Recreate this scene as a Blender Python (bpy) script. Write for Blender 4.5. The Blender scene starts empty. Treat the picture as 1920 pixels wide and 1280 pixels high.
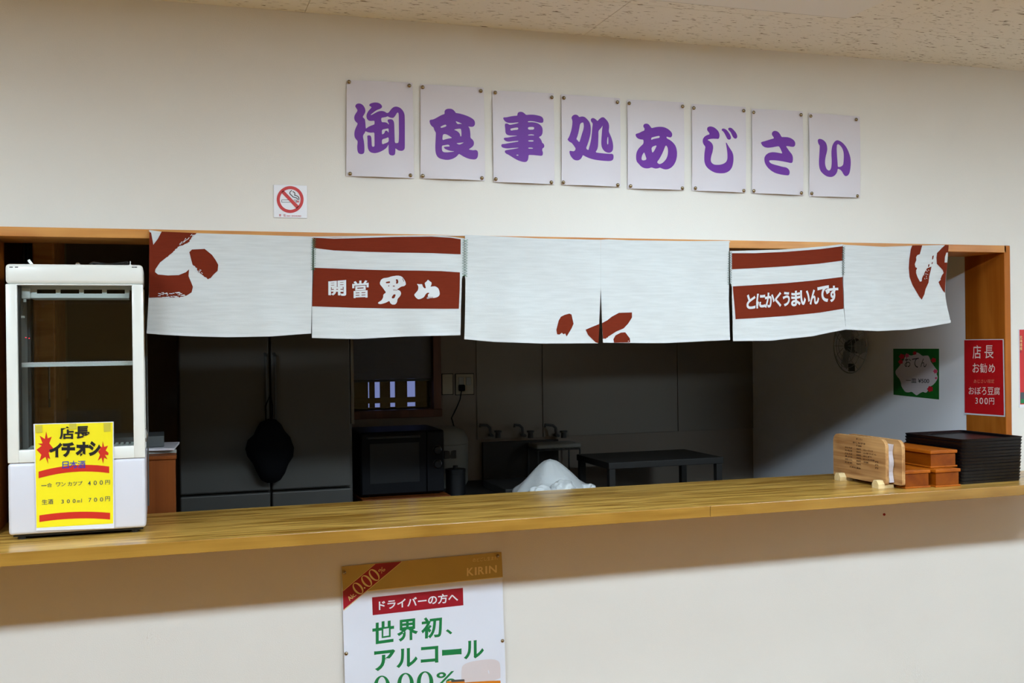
import bpy, bmesh, math, random
from mathutils import Vector, Matrix, noise
from mathutils.geometry import delaunay_2d_cdt
random.seed(7)
SC = bpy.context.scene
COL = SC.collection
# ------------------------------------------------------------------ camera
F, YAW, PIT, ROL = 2013.0, math.radians(18.01), math.radians(-.151), math.radians(-.689)
CAM = Vector((0, -3.293, 1.53)); Z0 = CAM.z
_f = Vector((math.sin(YAW)*math.cos(PIT), math.cos(YAW)*math.cos(PIT), math.sin(PIT)))
_r = Vector((math.cos(YAW), -math.sin(YAW), 0)); _u = _r.cross(_f)
_R = math.cos(ROL)*_r + math.sin(ROL)*_u; _U = -math.sin(ROL)*_r + math.cos(ROL)*_u
cd = bpy.data.cameras.new('camera'); cd.sensor_width = 36; cd.lens = F/1920*36; cd.clip_start = .05
cam = bpy.data.objects.new('camera', cd); COL.objects.link(cam)
cam.matrix_world = Matrix(((_R.x, _U.x, -_f.x, CAM.x), (_R.y, _U.y, -_f.y, CAM.y), (_R.z, _U.z, -_f.z, CAM.z), (0, 0, 0, 1)))
SC.camera = cam
# ------------------------------------------------------------------ world, exposure, light levels
W = bpy.data.worlds.new('world'); SC.world = W; W.use_nodes = True
W.node_tree.nodes['Background'].inputs[0].default_value = (.33, .40, .85, 1)
W.node_tree.nodes['Background'].inputs[1].default_value = .55
SC.view_settings.view_transform = 'Standard'; SC.view_settings.look = 'None'
SC.view_settings.exposure = 0; SC.view_settings.gamma = 1; SC.view_settings.use_curve_mapping = False
LAMP = 74                                     # emission of the ceiling lamps' diffusers
LAMPC = (.79, .985, 1.13)
PANEL = 10.0                                   # emission of the two square panels close to the wall
LAMPS = [(-1.75, -2.35, .80), (1.25, -2.35, .64), (3.7, -2.35, .64)]     # x, y, half length

def ray(px, py):
    return _R*((px-960)/F) - _U*((py-640)/F) + _f
def PY(px, py, y): d = ray(px, py); return CAM + d*((y-CAM.y)/d.y)
def PX(px, py, x): d = ray(px, py); return CAM + d*((x-CAM.x)/d.x)
def PZ(px, py, z): d = ray(px, py); return CAM + d*((z-CAM.z)/d.z)

# ------------------------------------------------------------------ materials
def lin(c):
    return tuple(((v/255)/12.92 if v/255 <= .04045 else ((v/255+.055)/1.055)**2.4) for v in c)
def mat(name, rgb, rough=.5, metal=0, spec=.5, coat=0, trans=0, emit=None, bump=None, vary=None, alpha=1):
    m = bpy.data.materials.new(name); m.use_nodes = True
    nt = m.node_tree; b = nt.nodes['Principled BSDF']; c = (*lin(rgb), 1)
    b.inputs['Base Color'].default_value = c; b.inputs['Roughness'].default_value = rough
    b.inputs['Metallic'].default_value = metal; b.inputs['Specular IOR Level'].default_value = spec
    b.inputs['Coat Weight'].default_value = coat; b.inputs['Transmission Weight'].default_value = trans
    if emit: b.inputs['Emission Color'].default_value = (*emit[0], 1); b.inputs['Emission Strength'].default_value = emit[1]
    tc = nt.nodes.new('ShaderNodeTexCoord')
    if vary:        # (scale, amount, stretch)
        n = nt.nodes.new('ShaderNodeTexNoise'); n.inputs['Scale'].default_value = vary[0]; n.inputs['Detail'].default_value = 5
        mp = nt.nodes.new('ShaderNodeMapping'); mp.inputs['Scale'].default_value = vary[2] if len(vary) > 2 else (1, 1, 1)
        nt.links.new(tc.outputs['Object'], mp.inputs['Vector']); nt.links.new(mp.outputs[0], n.inputs['Vector'])
        r = nt.nodes.new('ShaderNodeMapRange'); r.inputs['From Min'].default_value = .3; r.inputs['From Max'].default_value = .7
        r.inputs['To Min'].default_value = 1-vary[1]; r.inputs['To Max'].default_value = 1+vary[1]*.4
        mx = nt.nodes.new('ShaderNodeVectorMath'); mx.operation = 'SCALE'; mx.inputs[0].default_value = c[:3]
        nt.links.new(n.outputs['Fac'], r.inputs['Value']); nt.links.new(r.outputs[0], mx.inputs['Scale'])
        nt.links.new(mx.outputs[0], b.inputs['Base Color'])
    if bump:        # (scale, strength, distance)
        n = nt.nodes.new('ShaderNodeTexNoise'); n.inputs['Scale'].default_value = bump[0]; n.inputs['Detail'].default_value = 4
        bp = nt.nodes.new('ShaderNodeBump'); bp.inputs['Strength'].default_value = bump[1]; bp.inputs['Distance'].default_value = bump[2]
        if len(bump) > 3:
            mp = nt.nodes.new('ShaderNodeMapping'); mp.inputs['Scale'].default_value = bump[3]
            nt.links.new(tc.outputs['Object'], mp.inputs['Vector']); nt.links.new(mp.outputs[0], n.inputs['Vector'])
        else: nt.links.new(tc.outputs['Object'], n.inputs['Vector'])
        nt.links.new(n.outputs['Fac'], bp.inputs['Height']); nt.links.new(bp.outputs[0], b.inputs['Normal'])
    return m
def wood(name, dark, light, axis=0, rough=.35, coat=.3, figure=5.0, fine=.5):
    m = bpy.data.materials.new(name); m.use_nodes = True; nt = m.node_tree; b = nt.nodes['Principled BSDF']
    L = nt.links.new; N = nt.nodes.new
    tc = N('ShaderNodeTexCoord')
    def nz(scl, sc, det):
        mp = N('ShaderNodeMapping'); v = [sc, sc, sc]; v[axis] = scl; mp.inputs['Scale'].default_value = v
        n = N('ShaderNodeTexNoise'); n.inputs['Scale'].default_value = 1; n.inputs['Detail'].default_value = det; n.inputs['Distortion'].default_value = .4
        L(tc.outputs['Object'], mp.inputs['Vector']); L(mp.outputs[0], n.inputs['Vector']); return n
    a = nz(1.1, figure*3, 6); f = nz(4, 170, 3); g = nz(2.2, figure*1.3, 2)
    w = N('ShaderNodeMath'); w.operation = 'MULTIPLY'; w.inputs[1].default_value = 26; L(g.outputs['Fac'], w.inputs[0])
    s = N('ShaderNodeMath'); s.operation = 'SINE'; L(w.outputs[0], s.inputs[0])
    s2 = N('ShaderNodeMath'); s2.operation = 'MULTIPLY'; s2.inputs[1].default_value = .10; L(s.outputs[0], s2.inputs[0])
    m1 = N('ShaderNodeMath'); m1.operation = 'MULTIPLY'; m1.inputs[1].default_value = fine; L(f.outputs['Fac'], m1.inputs[0])
    m2 = N('ShaderNodeMath'); m2.operation = 'ADD'; L(a.outputs['Fac'], m2.inputs[0]); L(m1.outputs[0], m2.inputs[1])
    m3 = N('ShaderNodeMath'); m3.operation = 'ADD'; L(m2.outputs[0], m3.inputs[0]); L(s2.outputs[0], m3.inputs[1])
    r = N('ShaderNodeMapRange'); r.inputs['From Min'].default_value = .35+fine*.35; r.inputs['From Max'].default_value = .65+fine*.65; L(m3.outputs[0], r.inputs['Value'])
    mx = N('ShaderNodeMix'); mx.data_type = 'RGBA'; mx.inputs['A'].default_value = (*lin(dark), 1); mx.inputs['B'].default_value = (*lin(light), 1)
    L(r.outputs[0], mx.inputs['Factor']); L(mx.outputs['Result'], b.inputs['Base Color'])
    bp = N('ShaderNodeBump'); bp.inputs['Strength'].default_value = .12; bp.inputs['Distance'].default_value = .0006
    L(f.outputs['Fac'], bp.inputs['Height']); L(bp.outputs[0], b.inputs['Normal'])
    if coat < .1: b.inputs['Specular IOR Level'].default_value = .2
    b.inputs['Roughness'].default_value = rough; b.inputs['Coat Weight'].default_value = coat; b.inputs['Coat Roughness'].default_value = .18
    return m

M = {}
M['wall'] = mat('wallpaper', (224, 220, 213), .75, spec=.25, bump=(330, .35, .0012), vary=(3, .02))
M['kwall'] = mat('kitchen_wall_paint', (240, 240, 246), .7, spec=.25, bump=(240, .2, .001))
M['rwall'] = mat('rear_wall_panelling', (146, 116, 52), .6, vary=(2, .1, (6, 6, 1)))
M['floor'] = mat('brown_floor', (140, 92, 24), .5, vary=(2, .15, (1, 9, 1)))
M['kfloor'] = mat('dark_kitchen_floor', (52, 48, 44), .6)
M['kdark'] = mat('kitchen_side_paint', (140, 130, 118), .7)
M['seam'] = mat('ceiling_seam', (96, 82, 66), .9)
M['trimwood'] = wood('trim_wood', (186, 114, 44), (214, 150, 74), 0, .42, .15, 7, .3)
M['jambwood'] = wood('jamb_wood', (150, 78, 14), (174, 100, 30), 2, .5, .05, 5, .35)
M['shelf'] = wood('shelf_top_wood', (134, 88, 16), (222, 176, 88), 0, .30, .35, 11, .75)
M['edge'] = wood('shelf_edge_wood', (142, 100, 32), (168, 124, 50), 0, .35, .3, 6, .35)
M['paper'] = mat('white_paper', (212, 206, 212), .55, spec=.3, bump=(14, .12, .004))
M['purple'] = mat('purple_ink', (104, 34, 150), .5, spec=.35)
M['steelpin'] = mat('steel_pin', (150, 135, 110), .25, metal=1)
M['cloth'] = mat('linen_white', (205, 208, 208), .85, spec=.1, bump=(1, .5, .0008, (260, 260, 900)), vary=(1, .075, (13, 13, 170)))
M['rust'] = mat('rust_red_dye', (112, 40, 22), .85, spec=.1, bump=(1, .4, .0008, (260, 260, 900)), vary=(1, .07, (30, 30, 300)))
M['dyewhite'] = mat('undyed_linen', (208, 210, 212), .85, spec=.1)
M['thread'] = mat('green_thread', (60, 112, 76), .8)
M['threadg'] = mat('grey_thread', (96, 116, 112), .8)
M['white'] = mat('fridge_white', (232, 232, 226), .3, spec=.5, coat=.2)
M['whitelow'] = mat('fridge_white_panel', (214, 212, 220), .32, spec=.5, coat=.2)
M['greyin'] = mat('fridge_liner', (150, 154, 150), .4)
M['paleplastic'] = mat('pale_plastic', (236, 246, 244), .4)
M['black'] = mat('black_plastic', (18, 18, 20), .4)
M['dark'] = mat('dark_gap', (13, 13, 16), .8, spec=.1)
M['gasket'] = mat('grey_gasket', (70, 72, 72), .6)
M['wire'] = mat('white_wire', (245, 248, 248), .35)
M['chrome'] = mat('chrome', (190, 190, 195), .18, metal=1)
M['led'] = mat('red_led', (255, 20, 30), .4, emit=((1, .02, .05), 3.0))
M['yellow'] = mat('yellow_print', (245, 226, 30), .42, spec=.4, coat=.25)
M['red'] = mat('red_print', (206, 44, 30), .42, spec=.4, coat=.25)
M['inkb'] = mat('black_ink', (20, 18, 24), .45, coat=.15)
M['inkblue'] = mat('blue_ink', (40, 52, 170), .45)
M['inknavy'] = mat('slate_ink', (66, 74, 80), .45)
M['tape'] = mat('clear_tape', (204, 190, 70), .25, coat=.5)
M['signwhite'] = mat('sign_white', (226, 226, 232), .35, coat=.2)
M['signred'] = mat('sign_red', (190, 24, 20), .4)
M['gold'] = mat('gold_print', (190, 158, 80), .33, metal=.05, spec=.6, vary=(3, .16))
M['goldline'] = mat('pale_gold_line', (232, 206, 136), .35)
M['ribbon'] = mat('ribbon_red', (158, 16, 40), .35, vary=(14, .25))
M['dgreen'] = mat('green_print', (10, 122, 66), .4)
M['foam'] = mat('foam_print', (216, 206, 208), .5)
M['amber'] = mat('amber_print', (222, 128, 24), .4, vary=(6, .2))
M['posterw'] = mat('poster_paper', (224, 228, 240), .38, spec=.5, coat=.15, bump=(9, .15, .006))
M['rsign'] = mat('red_card', (196, 18, 26), .45, coat=.1)
M['chalk'] = mat('pale_pink_ink', (238, 214, 206), .6)
M['orangeink'] = mat('orange_ink', (226, 128, 104), .6)
M['green'] = mat('green_card', (24, 104, 34), .5, vary=(40, .2))
M['cream'] = mat('cream_card', (206, 196, 200), .5)
M['pink'] = mat('pink_flower', (214, 74, 110), .5)
M['crimson'] = mat('crimson_flower', (206, 26, 48), .5)
M['menuwood'] = wood('menu_board_wood', (150, 102, 60), (206, 160, 106), 1, .55, .05, 8, .4)
M['palewood'] = wood('pale_foot_wood', (226, 196, 140), (242, 220, 172), 0, .5, .1, 9, .2)
M['menuink'] = mat('burnt_ink', (58, 34, 20), .7)
M['boxwood'] = wood('orange_box_wood', (116, 50, 0), (138, 66, 0), 1, .5, .03, 6, .25)
M['boxedge'] = wood('orange_box_rim', (146, 70, 4), (170, 88, 12), 1, .5, .05, 6, .2)
M['lacquer'] = mat('black_lacquer', (10, 7, 10), .34, spec=.3)
M['stainless'] = mat('dull_stainless', (112, 108, 100), .42, metal=.55, vary=(1, .08, (1, 60, 60)))
M['stainlessd'] = mat('dark_stainless', (84, 82, 78), .5, metal=.4)
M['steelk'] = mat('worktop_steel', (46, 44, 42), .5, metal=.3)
M['panelst'] = mat('wall_panel_steel', (132, 126, 116), .5, metal=.3)
M['glassm'] = mat('dark_enamel', (12, 12, 17), .5, spec=.2)
M['bag'] = mat('white_plastic_bag', (186, 188, 188), .38, spec=.5, bump=(26, .35, .01))
M['cupboard'] = wood('brown_cupboard_wood', (112, 54, 14), (134, 70, 26), 2, .5, .02, 4, .3)
M['windowwood'] = wood('window_frame_wood', (92, 52, 40), (116, 68, 50), 2, .5, .1, 5, .3)
M['fan'] = mat('dull_fan_grey', (160, 164, 168), .6)
M['blind'] = mat('grey_blind', (112, 112, 118), .7)
M['ivory'] = mat('ivory_plate', (170, 160, 136), .5)
M['diffp'] = mat('panel_diffuser', (255, 255, 255), .5, emit=(LAMPC, PANEL))
M['diff'] = mat('lamp_diffuser', (255, 255, 255), .5, emit=(LAMPC, LAMP))
M['lampw'] = mat('lamp_housing', (225, 225, 222), .5)
def glass(name, rough=0):
    m = bpy.data.materials.new(name); m.use_nodes = True; nt = m.node_tree; nt.nodes.remove(nt.nodes['Principled BSDF'])
    L = nt.links.new; t = nt.nodes.new('ShaderNodeBsdfTransparent'); g = nt.nodes.new('ShaderNodeBsdfGlossy'); x = nt.nodes.new('ShaderNodeMixShader')
    fr = nt.nodes.new('ShaderNodeFresnel'); fr.inputs[0].default_value = 1.45; t.inputs[0].default_value = (.96, .97, .965, 1)
    g.inputs['Roughness'].default_value = .03
    L(fr.outputs[0], x.inputs[0]); L(t.outputs[0], x.inputs[1]); L(g.outputs[0], x.inputs[2]); L(x.outputs[0], nt.nodes['Material Output'].inputs[0]); return m
M['glass'] = glass('clear_glass')
def ceil_mat():
    m = mat('fissured_ceiling_tile', (230, 228, 220), .85, spec=.15); nt = m.node_tree; b = nt.nodes['Principled BSDF']; N = nt.nodes.new; L = nt.links.new
    g = N('ShaderNodeNewGeometry'); mp = N('ShaderNodeMapping'); mp.inputs['Scale'].default_value = (34, 150, 1)
    n = N('ShaderNodeTexNoise'); n.inputs['Scale'].default_value = 1; n.inputs['Detail'].default_value = 2; n.inputs['Distortion'].default_value = .3
    L(g.outputs['Position'], mp.inputs['Vector']); L(mp.outputs[0], n.inputs['Vector'])
    r = N('ShaderNodeMapRange'); r.inputs['From Min'].default_value = .63; r.inputs['From Max'].default_value = .70; L(n.outputs['Fac'], r.inputs['Value'])
    mx = N('ShaderNodeMix'); mx.data_type = 'RGBA'; mx.inputs['A'].default_value = (*lin((230, 228, 220)), 1); mx.inputs['B'].default_value = (*lin((128, 116, 98)), 1)
    L(r.outputs[0], mx.inputs['Factor']); L(mx.outputs['Result'], b.inputs['Base Color'])
    bp = N('ShaderNodeBump'); bp.invert = True; bp.inputs['Strength'].default_value = .6; bp.inputs['Distance'].default_value = .002
    L(r.outputs[0], bp.inputs['Height']); L(bp.outputs[0], b.inputs['Normal']); return m
M['ctile'] = ceil_mat()

# ------------------------------------------------------------------ mesh helpers
def link(name, me, m, parent=None):
    o = bpy.data.objects.new(name, me); COL.objects.link(o)
    if m: me.materials.append(m)
    if parent:
        o.parent = parent; o.matrix_parent_inverse = parent.matrix_world.inverted() if parent.type == 'EMPTY' or True else Matrix()
    return o
def tag(o, label=None, cat=None, group=None, kind=None):
    for k, v in (('label', label), ('category', cat), ('group', group), ('kind', kind)):
        if v: o[k] = v
    return o
def empty(name, loc, label, cat, group=None):
    o = bpy.data.objects.new(name, None); COL.objects.link(o); o.empty_display_size = .05
    o.location = loc; o.matrix_world = Matrix.Translation(loc)
    return tag(o, label, cat, group)
class MB:
    def __init__(s): s.b = bmesh.new()
    def box(s, x0, x1, y0, y1, z0, z1, bev=0, mtx=None, seg=2):
        r = bmesh.ops.create_cube(s.b, size=1); vs = r['verts']
        for v in vs: v.co = Vector(((x0+x1)/2+v.co.x*(x1-x0), (y0+y1)/2+v.co.y*(y1-y0), (z0+z1)/2+v.co.z*(z1-z0)))
        if bev:
            es = list({e for v in vs for e in v.link_edges})
            r = bmesh.ops.bevel(s.b, geom=es, offset=bev, segments=seg, affect='EDGES', profile=.5)
            vs = list({v for f in r['faces'] for v in f.verts} | {v for v in vs if v.is_valid})
        if mtx: bmesh.ops.transform(s.b, matrix=mtx, verts=vs)
        return s
    def tube(s, pts, r, n=8, closed=False, cap=True):
        pts = [Vector(p) for p in pts]; rings = []; k = len(pts)
        rr = r if isinstance(r, (list, tuple)) else [r]*k
        up = None
        for i, p in enumerate(pts):
            a = pts[i-1] if (i or closed) else p; c = pts[(i+1) % k] if (i < k-1 or closed) else p
            t = (c-a).normalized()
            if up is None: up = t.orthogonal().normalized()
            up = (up - t*up.dot(t)).normalized(); w = t.cross(up)
            rings.append([s.b.verts.new(p+(up*math.cos(q)+w*math.sin(q))*rr[i]) for q in [2*math.pi*j/n for j in range(n)]])
        for i in range(k if closed else k-1):
            A, B = rings[i], rings[(i+1) % k]
            for j in range(n): s.b.faces.new((A[j], A[(j+1) % n], B[(j+1) % n], B[j]))
        if cap and not closed:
            s.b.faces.new(rings[0][::-1]); s.b.faces.new(rings[-1])
        return s
    def lathe(s, prof, mtx=None, n=24):
        rings = []
        for r, z in prof:
            if r < 1e-6: rings.append([s.b.verts.new((0, 0, z))])
            else: rings.append([s.b.verts.new((r*math.cos(2*math.pi*j/n), r*math.sin(2*math.pi*j/n), z)) for j in range(n)])
        for A, B in zip(rings, rings[1:]):
            for j in range(n):
                a = [A[j % len(A)], A[(j+1) % len(A)], B[(j+1) % len(B)], B[j % len(B)]]; u = []
                for v in a:
                    if v not in u: u.append(v)
                if len(u) > 2: s.b.faces.new(u)
        if mtx: bmesh.ops.transform(s.b, matrix=mtx, verts=[v for R in rings for v in R])
        return s
    def prism(s, pts, vec):
        """extrude a closed loop of 3D points along vec"""
        A = [s.b.verts.new(p) for p in pts]; B = [s.b.verts.new(Vector(p)+Vector(vec)) for p in pts]; n = len(A)
        s.b.faces.new(A); s.b.faces.new(B[::-1])
        for i in range(n): s.b.faces.new((A[i], B[i], B[(i+1) % n], A[(i+1) % n]))
        return s
    def build(s, name, m, parent=None, smooth=False):
        bmesh.ops.recalc_face_normals(s.b, faces=s.b.faces[:])
        me = bpy.data.meshes.new(name); s.b.to_mesh(me); s.b.free()
        if smooth:
            me.polygons.foreach_set('use_smooth', [True]*len(me.polygons))
            try: me.set_sharp_from_angle(angle=math.radians(38))
            except Exception: pass
        return link(name, me, m, parent)
def struct(o): o['kind'] = 'structure'; return o

# ------------------------------------------------------------------ flat print helpers (2D in photograph units, laid on a real surface)
def Zm(ox, oy, s):
    return lambda *a: [(ox+a[i]/s, oy+a[i+1]/s) for i in range(0, len(a), 2)]
def chaikin(p, n=2, q=.22):
    for _ in range(n):
        o = []
        for i in range(len(p)):
            a, b = p[i], p[(i+1) % len(p)]
            o.append((a[0]+(b[0]-a[0])*q, a[1]+(b[1]-a[1])*q)); o.append((b[0]-(b[0]-a[0])*q, b[1]-(b[1]-a[1])*q))
        p = o
    return p
_tc = {}
def text_mesh(body, bold=0., skew=0.):
    k = (body, bold, skew)
    if k not in _tc:
        c = bpy.data.curves.new('t', 'FONT'); c.body = body; c.offset = bold; c.shear = skew; c.resolution_u = 5
        o = bpy.data.objects.new('t', c); COL.objects.link(o); dg = bpy.context.evaluated_depsgraph_get()
        e = o.evaluated_get(dg); me = e.to_mesh(); vs = [(v.co.x, v.co.y) for v in me.vertices]; fs = [tuple(f.vertices) for f in me.polygons]
        e.to_mesh_clear(); bpy.data.objects.remove(o); bpy.data.curves.remove(c)
        xs = [v[0] for v in vs]; ys = [v[1] for v in vs]; x0, x1, y0, y1 = min(xs), max(xs), min(ys), max(ys)
        _tc[k] = ([((x-x0)/max(x1-x0, 1e-6), (y1-y)/max(y1-y0, 1e-6)) for x, y in vs], fs)
    return _tc[k]
class Print:
    def __init__(s): s.v = []; s.f = []
    def add(s, v, f):
        n = len(s.v); s.v += v; s.f += [tuple(i+n for i in q) for q in f]; return s
    def poly(s, pts, holes=(), smooth=0):
        loops = [pts]+list(holes)
        if smooth: loops = [chaikin(l, smooth) for l in loops]
        vs = []; fs = []
        for l in loops: fs.append(list(range(len(vs), len(vs)+len(l)))); vs += [Vector(p) for p in l]
        r = delaunay_2d_cdt(vs, [], fs, 2, 1e-4)
        return s.add([tuple(v) for v in r[0]], [tuple(q) for q in r[2]])
    def stroke(s, pts, w, n=8):
        k = len(pts); ww = w if isinstance(w, (list, tuple)) else [w]*k
        for (a, wa), (b, wb) in zip(zip(pts, ww), zip(pts[1:], ww[1:])):
            d = Vector(b)-Vector(a)
            if d.length < 1e-6: continue
            t = Vector((-d.y, d.x)).normalized(); A, B = Vector(a), Vector(b)
            s.add([tuple(A+t*wa/2), tuple(B+t*wb/2), tuple(B-t*wb/2), tuple(A-t*wa/2)], [(0, 1, 2, 3)])
        for a, wa in zip(pts, ww): s.disc(a, wa/2, n)
        return s
    def disc(s, c, r, n=16, ry=None):
        ry = ry or r
        return s.add([(c[0]+r*math.cos(2*math.pi*i/n), c[1]+ry*math.sin(2*math.pi*i/n)) for i in range(n)], [tuple(range(n))])
    def ring(s, c, r0, r1, n=40, ky=1, rot=0):
        v = []
        for i in range(n):
            a = 2*math.pi*i/n
            for r in (r0, r1):
                x, y = (r[0]*math.cos(a), r[1]*math.sin(a)) if isinstance(r, tuple) else (r*math.cos(a), r*ky*math.sin(a))
                v.append((c[0]+x*math.cos(rot)-y*math.sin(rot), c[1]+x*math.sin(rot)+y*math.cos(rot)))
        return s.add(v, [(2*i, 2*i+1, (2*i+3) % (2*n), (2*i+2) % (2*n)) for i in range(n)])
    def text(s, body, quad, bold=0., skew=0.):
        """quad: (x0,y0,x1,y1) or four corners TL TR BR BL"""
        if len(quad) == 4 and not isinstance(quad[0], tuple):
            x0, y0, x1, y1 = quad; quad = [(x0, y0), (x1, y0), (x1, y1), (x0, y1)]
        tl, tr, br, bl = [Vector(q) for q in quad]
        v, f = text_mesh(body, bold, skew)
        return s.add([tuple((tl*(1-a)+tr*a)*(1-b)+(bl*(1-a)+br*a)*b) for a, b in v], f)
    def build(s, name, m, surf, parent, d=.0006, grid=0):
        if surf.__name__ in ('s', 'posf'): d *= .5
        b = bmesh.new(); V = [b.verts.new((x, y, 0)) for x, y in s.v]
        for q in s.f:
            try: b.faces.new([V[i] for i in q])
            except ValueError: pass
        if grid:
            xs = [v[0] for v in s.v]; ys = [v[1] for v in s.v]
            for ax, lo, hi in ((0, min(xs), max(xs)), (1, min(ys), max(ys))):
                k = math.ceil(lo/grid)
                while k*grid < hi:
                    co = [0, 0, 0]; no = [0, 0, 0]; co[ax] = k*grid; no[ax] = 1; k += 1
                    bmesh.ops.bisect_plane(b, geom=b.verts[:]+b.edges[:]+b.faces[:], plane_co=co, plane_no=no, dist=1e-5)
        for v in b.verts: v.co = surf(v.co.x, v.co.y, d)
        b.normal_update()
        me = bpy.data.meshes.new(name); b.to_mesh(me); b.free()
        return link(name, me, m, parent)
def coons(T, B, Lf, Rt, nu, nv, surf, name, m, parent=None, smooth=True):
    """sheet between four pixel polylines; T,B run left to right, Lf,Rt top to bottom"""
    def along(P, t):
        d = [0]
        for a, b in zip(P, P[1:]): d.append(d[-1]+math.dist(a, b))
        x = t*d[-1]
        for i in range(len(P)-1):
            if x <= d[i+1]+1e-9:
                q = (x-d[i])/max(d[i+1]-d[i], 1e-9); return Vector(P[i]).lerp(Vector(P[i+1]), q)
        return Vector(P[-1])
    me = bpy.data.meshes.new(name); vs = []
    for j in range(nv+1):
        v = j/nv
        for i in range(nu+1):
            u = i/nu
            p = along(T, u)*(1-v)+along(B, u)*v+along(Lf, v)*(1-u)+along(Rt, v)*u
            p -= (Vector(T[0])*(1-u)+Vector(T[-1])*u)*(1-v)+(Vector(B[0])*(1-u)+Vector(B[-1])*u)*v
            vs.append(surf(p.x, p.y, 0))
    fs = [(j*(nu+1)+i, (j+1)*(nu+1)+i, (j+1)*(nu+1)+i+1, j*(nu+1)+i+1) for j in range(nv) for i in range(nu)]
    me.from_pydata(vs, [], fs)
    if smooth: me.polygons.foreach_set('use_smooth', [True]*len(fs))
    return link(name, me, m, parent)
def plane_y(y): return lambda px, py, d: PY(px, py, y)-Vector((0, d, 0))
def plane_x(x): return lambda px, py, d: PX(px, py, x)-Vector((d, 0, 0))
def quadsheet(q, surf, name, m, parent, n=1):
    return coons([q[0], q[1]], [q[3], q[2]], [q[0], q[3]], [q[1], q[2]], n, n, surf, name, m, parent)
def R(v): return v+Z0                          # height relative to the lens -> height above the floor

# ================================================================== SETTING
XL, XR, YB, ZC = -3.2, 4.6, -6.2, R(1.003)
OL, OR_, OT = -.455, 3.041, R(.330)            # opening in the front wall (outside of the trim)
SH = R(-.5266)                                 # shelf top
WT = .19
w = MB()
w.box(XL-.15, OL, 0, WT, 0, ZC); w.box(OR_, XR+.15, 0, WT, 0, ZC); w.box(OL, OR_, 0, WT, OT, ZC); w.box(OL, OR_, 0, WT, 0, SH-.033)
struct(w.build('wall_front', M['wall']))
struct(MB().box(XL-.15, XL, YB, 0, 0, ZC).build('wall_left', M['rwall']))
struct(MB().box(XR, XR+.15, YB, 0, 0, ZC).build('wall_right', M['wall']))
struct(MB().box(XL-.15, XR+.15, YB-.15, YB, 0, ZC).build('wall_rear', M['rwall']))
struct(MB().box(XL-.15, XR+.15, YB-.15, 0, -.1, 0).build('floor', M['floor']))
# ceiling: slab with tiles of 910 x 455 mm
ceil = struct(MB().box(XL-.15, XR+.15, YB-.15, WT, ZC+.004, ZC+.15).build('ceiling', M['seam']))
tm = None
xs = [.422+.911*i for i in range(-4, 5)]; ys = [-.35-.455*i for i in range(-1, 13)]
for i, x in enumerate(xs):
    for j, y in enumerate(ys):
        if y-.455 < YB-.4: continue
        y1 = min(y, -.0005); y0 = y-.455+.001
        if y1-y0 > .45:
            if tm is None:
                b = MB().box(0, .9098, 0, .4538, 0, .012, .0006, seg=1); o = b.build('ceiling_tile', M['ctile'], ceil); tm = o.data
            else: o = link('ceiling_tile', tm, None, ceil)
            o.location = (x, y-.455, ZC-.006)
        else:
            b = MB().box(0, .9098, 0, y1-y0, 0, .012, .0006, seg=1); o = b.build('ceiling_tile', M['ctile'], ceil); o.location = (x, y0, ZC-.006)
# opening trim
struct(MB().box(OL, OR_, -.006, .206, R(.303), OT, .002).build('trim_1', M['trimwood'], None))
struct(MB().box(3.031, OR_+.018, -.006, .206, SH+.0005, OT-.0, .002).build('trim_2', M['jambwood']))
struct(MB().box(OL-.018, -.445, -.006, .206, SH+.0005, OT-.0, .002).build('trim_3', M['jambwood']))
# counter shelf
sh = empty('counter_shelf', (1.4, -.05, SH-.033), 'long yellow-brown wooden counter shelf running through the wall opening', 'shelf')
MB().box(-.75, 3.22, -.309, .206, SH-.033, SH, .001).build('shelf_board', M['shelf'], sh)
xj = PY(1332, 965, -.315).x
MB().box(-.75, xj-.0006, -.315, -.3085, SH-.034, SH+.0004, .0012).build('edge_strip', M['edge'], sh)
MB().box(xj+.0006, 3.22, -.315, -.3085, SH-.034, SH+.0004, .0012).build('edge_strip', M['edge'], sh)

# kitchen behind the opening
KB = 1.84
kx0 = -1.5
kb = MB()
WX0, WX1, WZ0, WZ1 = .86, 1.262, R(-.345), R(.42)        # window opening
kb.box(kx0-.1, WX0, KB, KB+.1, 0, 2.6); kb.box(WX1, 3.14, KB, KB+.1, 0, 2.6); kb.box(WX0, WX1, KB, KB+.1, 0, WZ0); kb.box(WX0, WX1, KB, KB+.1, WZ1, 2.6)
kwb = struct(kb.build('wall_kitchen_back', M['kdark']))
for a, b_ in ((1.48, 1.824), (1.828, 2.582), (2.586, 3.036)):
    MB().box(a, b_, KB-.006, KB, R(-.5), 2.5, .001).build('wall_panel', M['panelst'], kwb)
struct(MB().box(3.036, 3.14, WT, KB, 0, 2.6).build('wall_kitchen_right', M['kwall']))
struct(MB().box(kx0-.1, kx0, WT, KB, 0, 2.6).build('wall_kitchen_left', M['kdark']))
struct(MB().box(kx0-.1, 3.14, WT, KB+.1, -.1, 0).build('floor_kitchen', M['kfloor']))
struct(MB().box(kx0-.1, 3.14, WT, KB+.1, 2.6, 2.7).build('ceiling_kitchen', M['kdark']))

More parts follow.
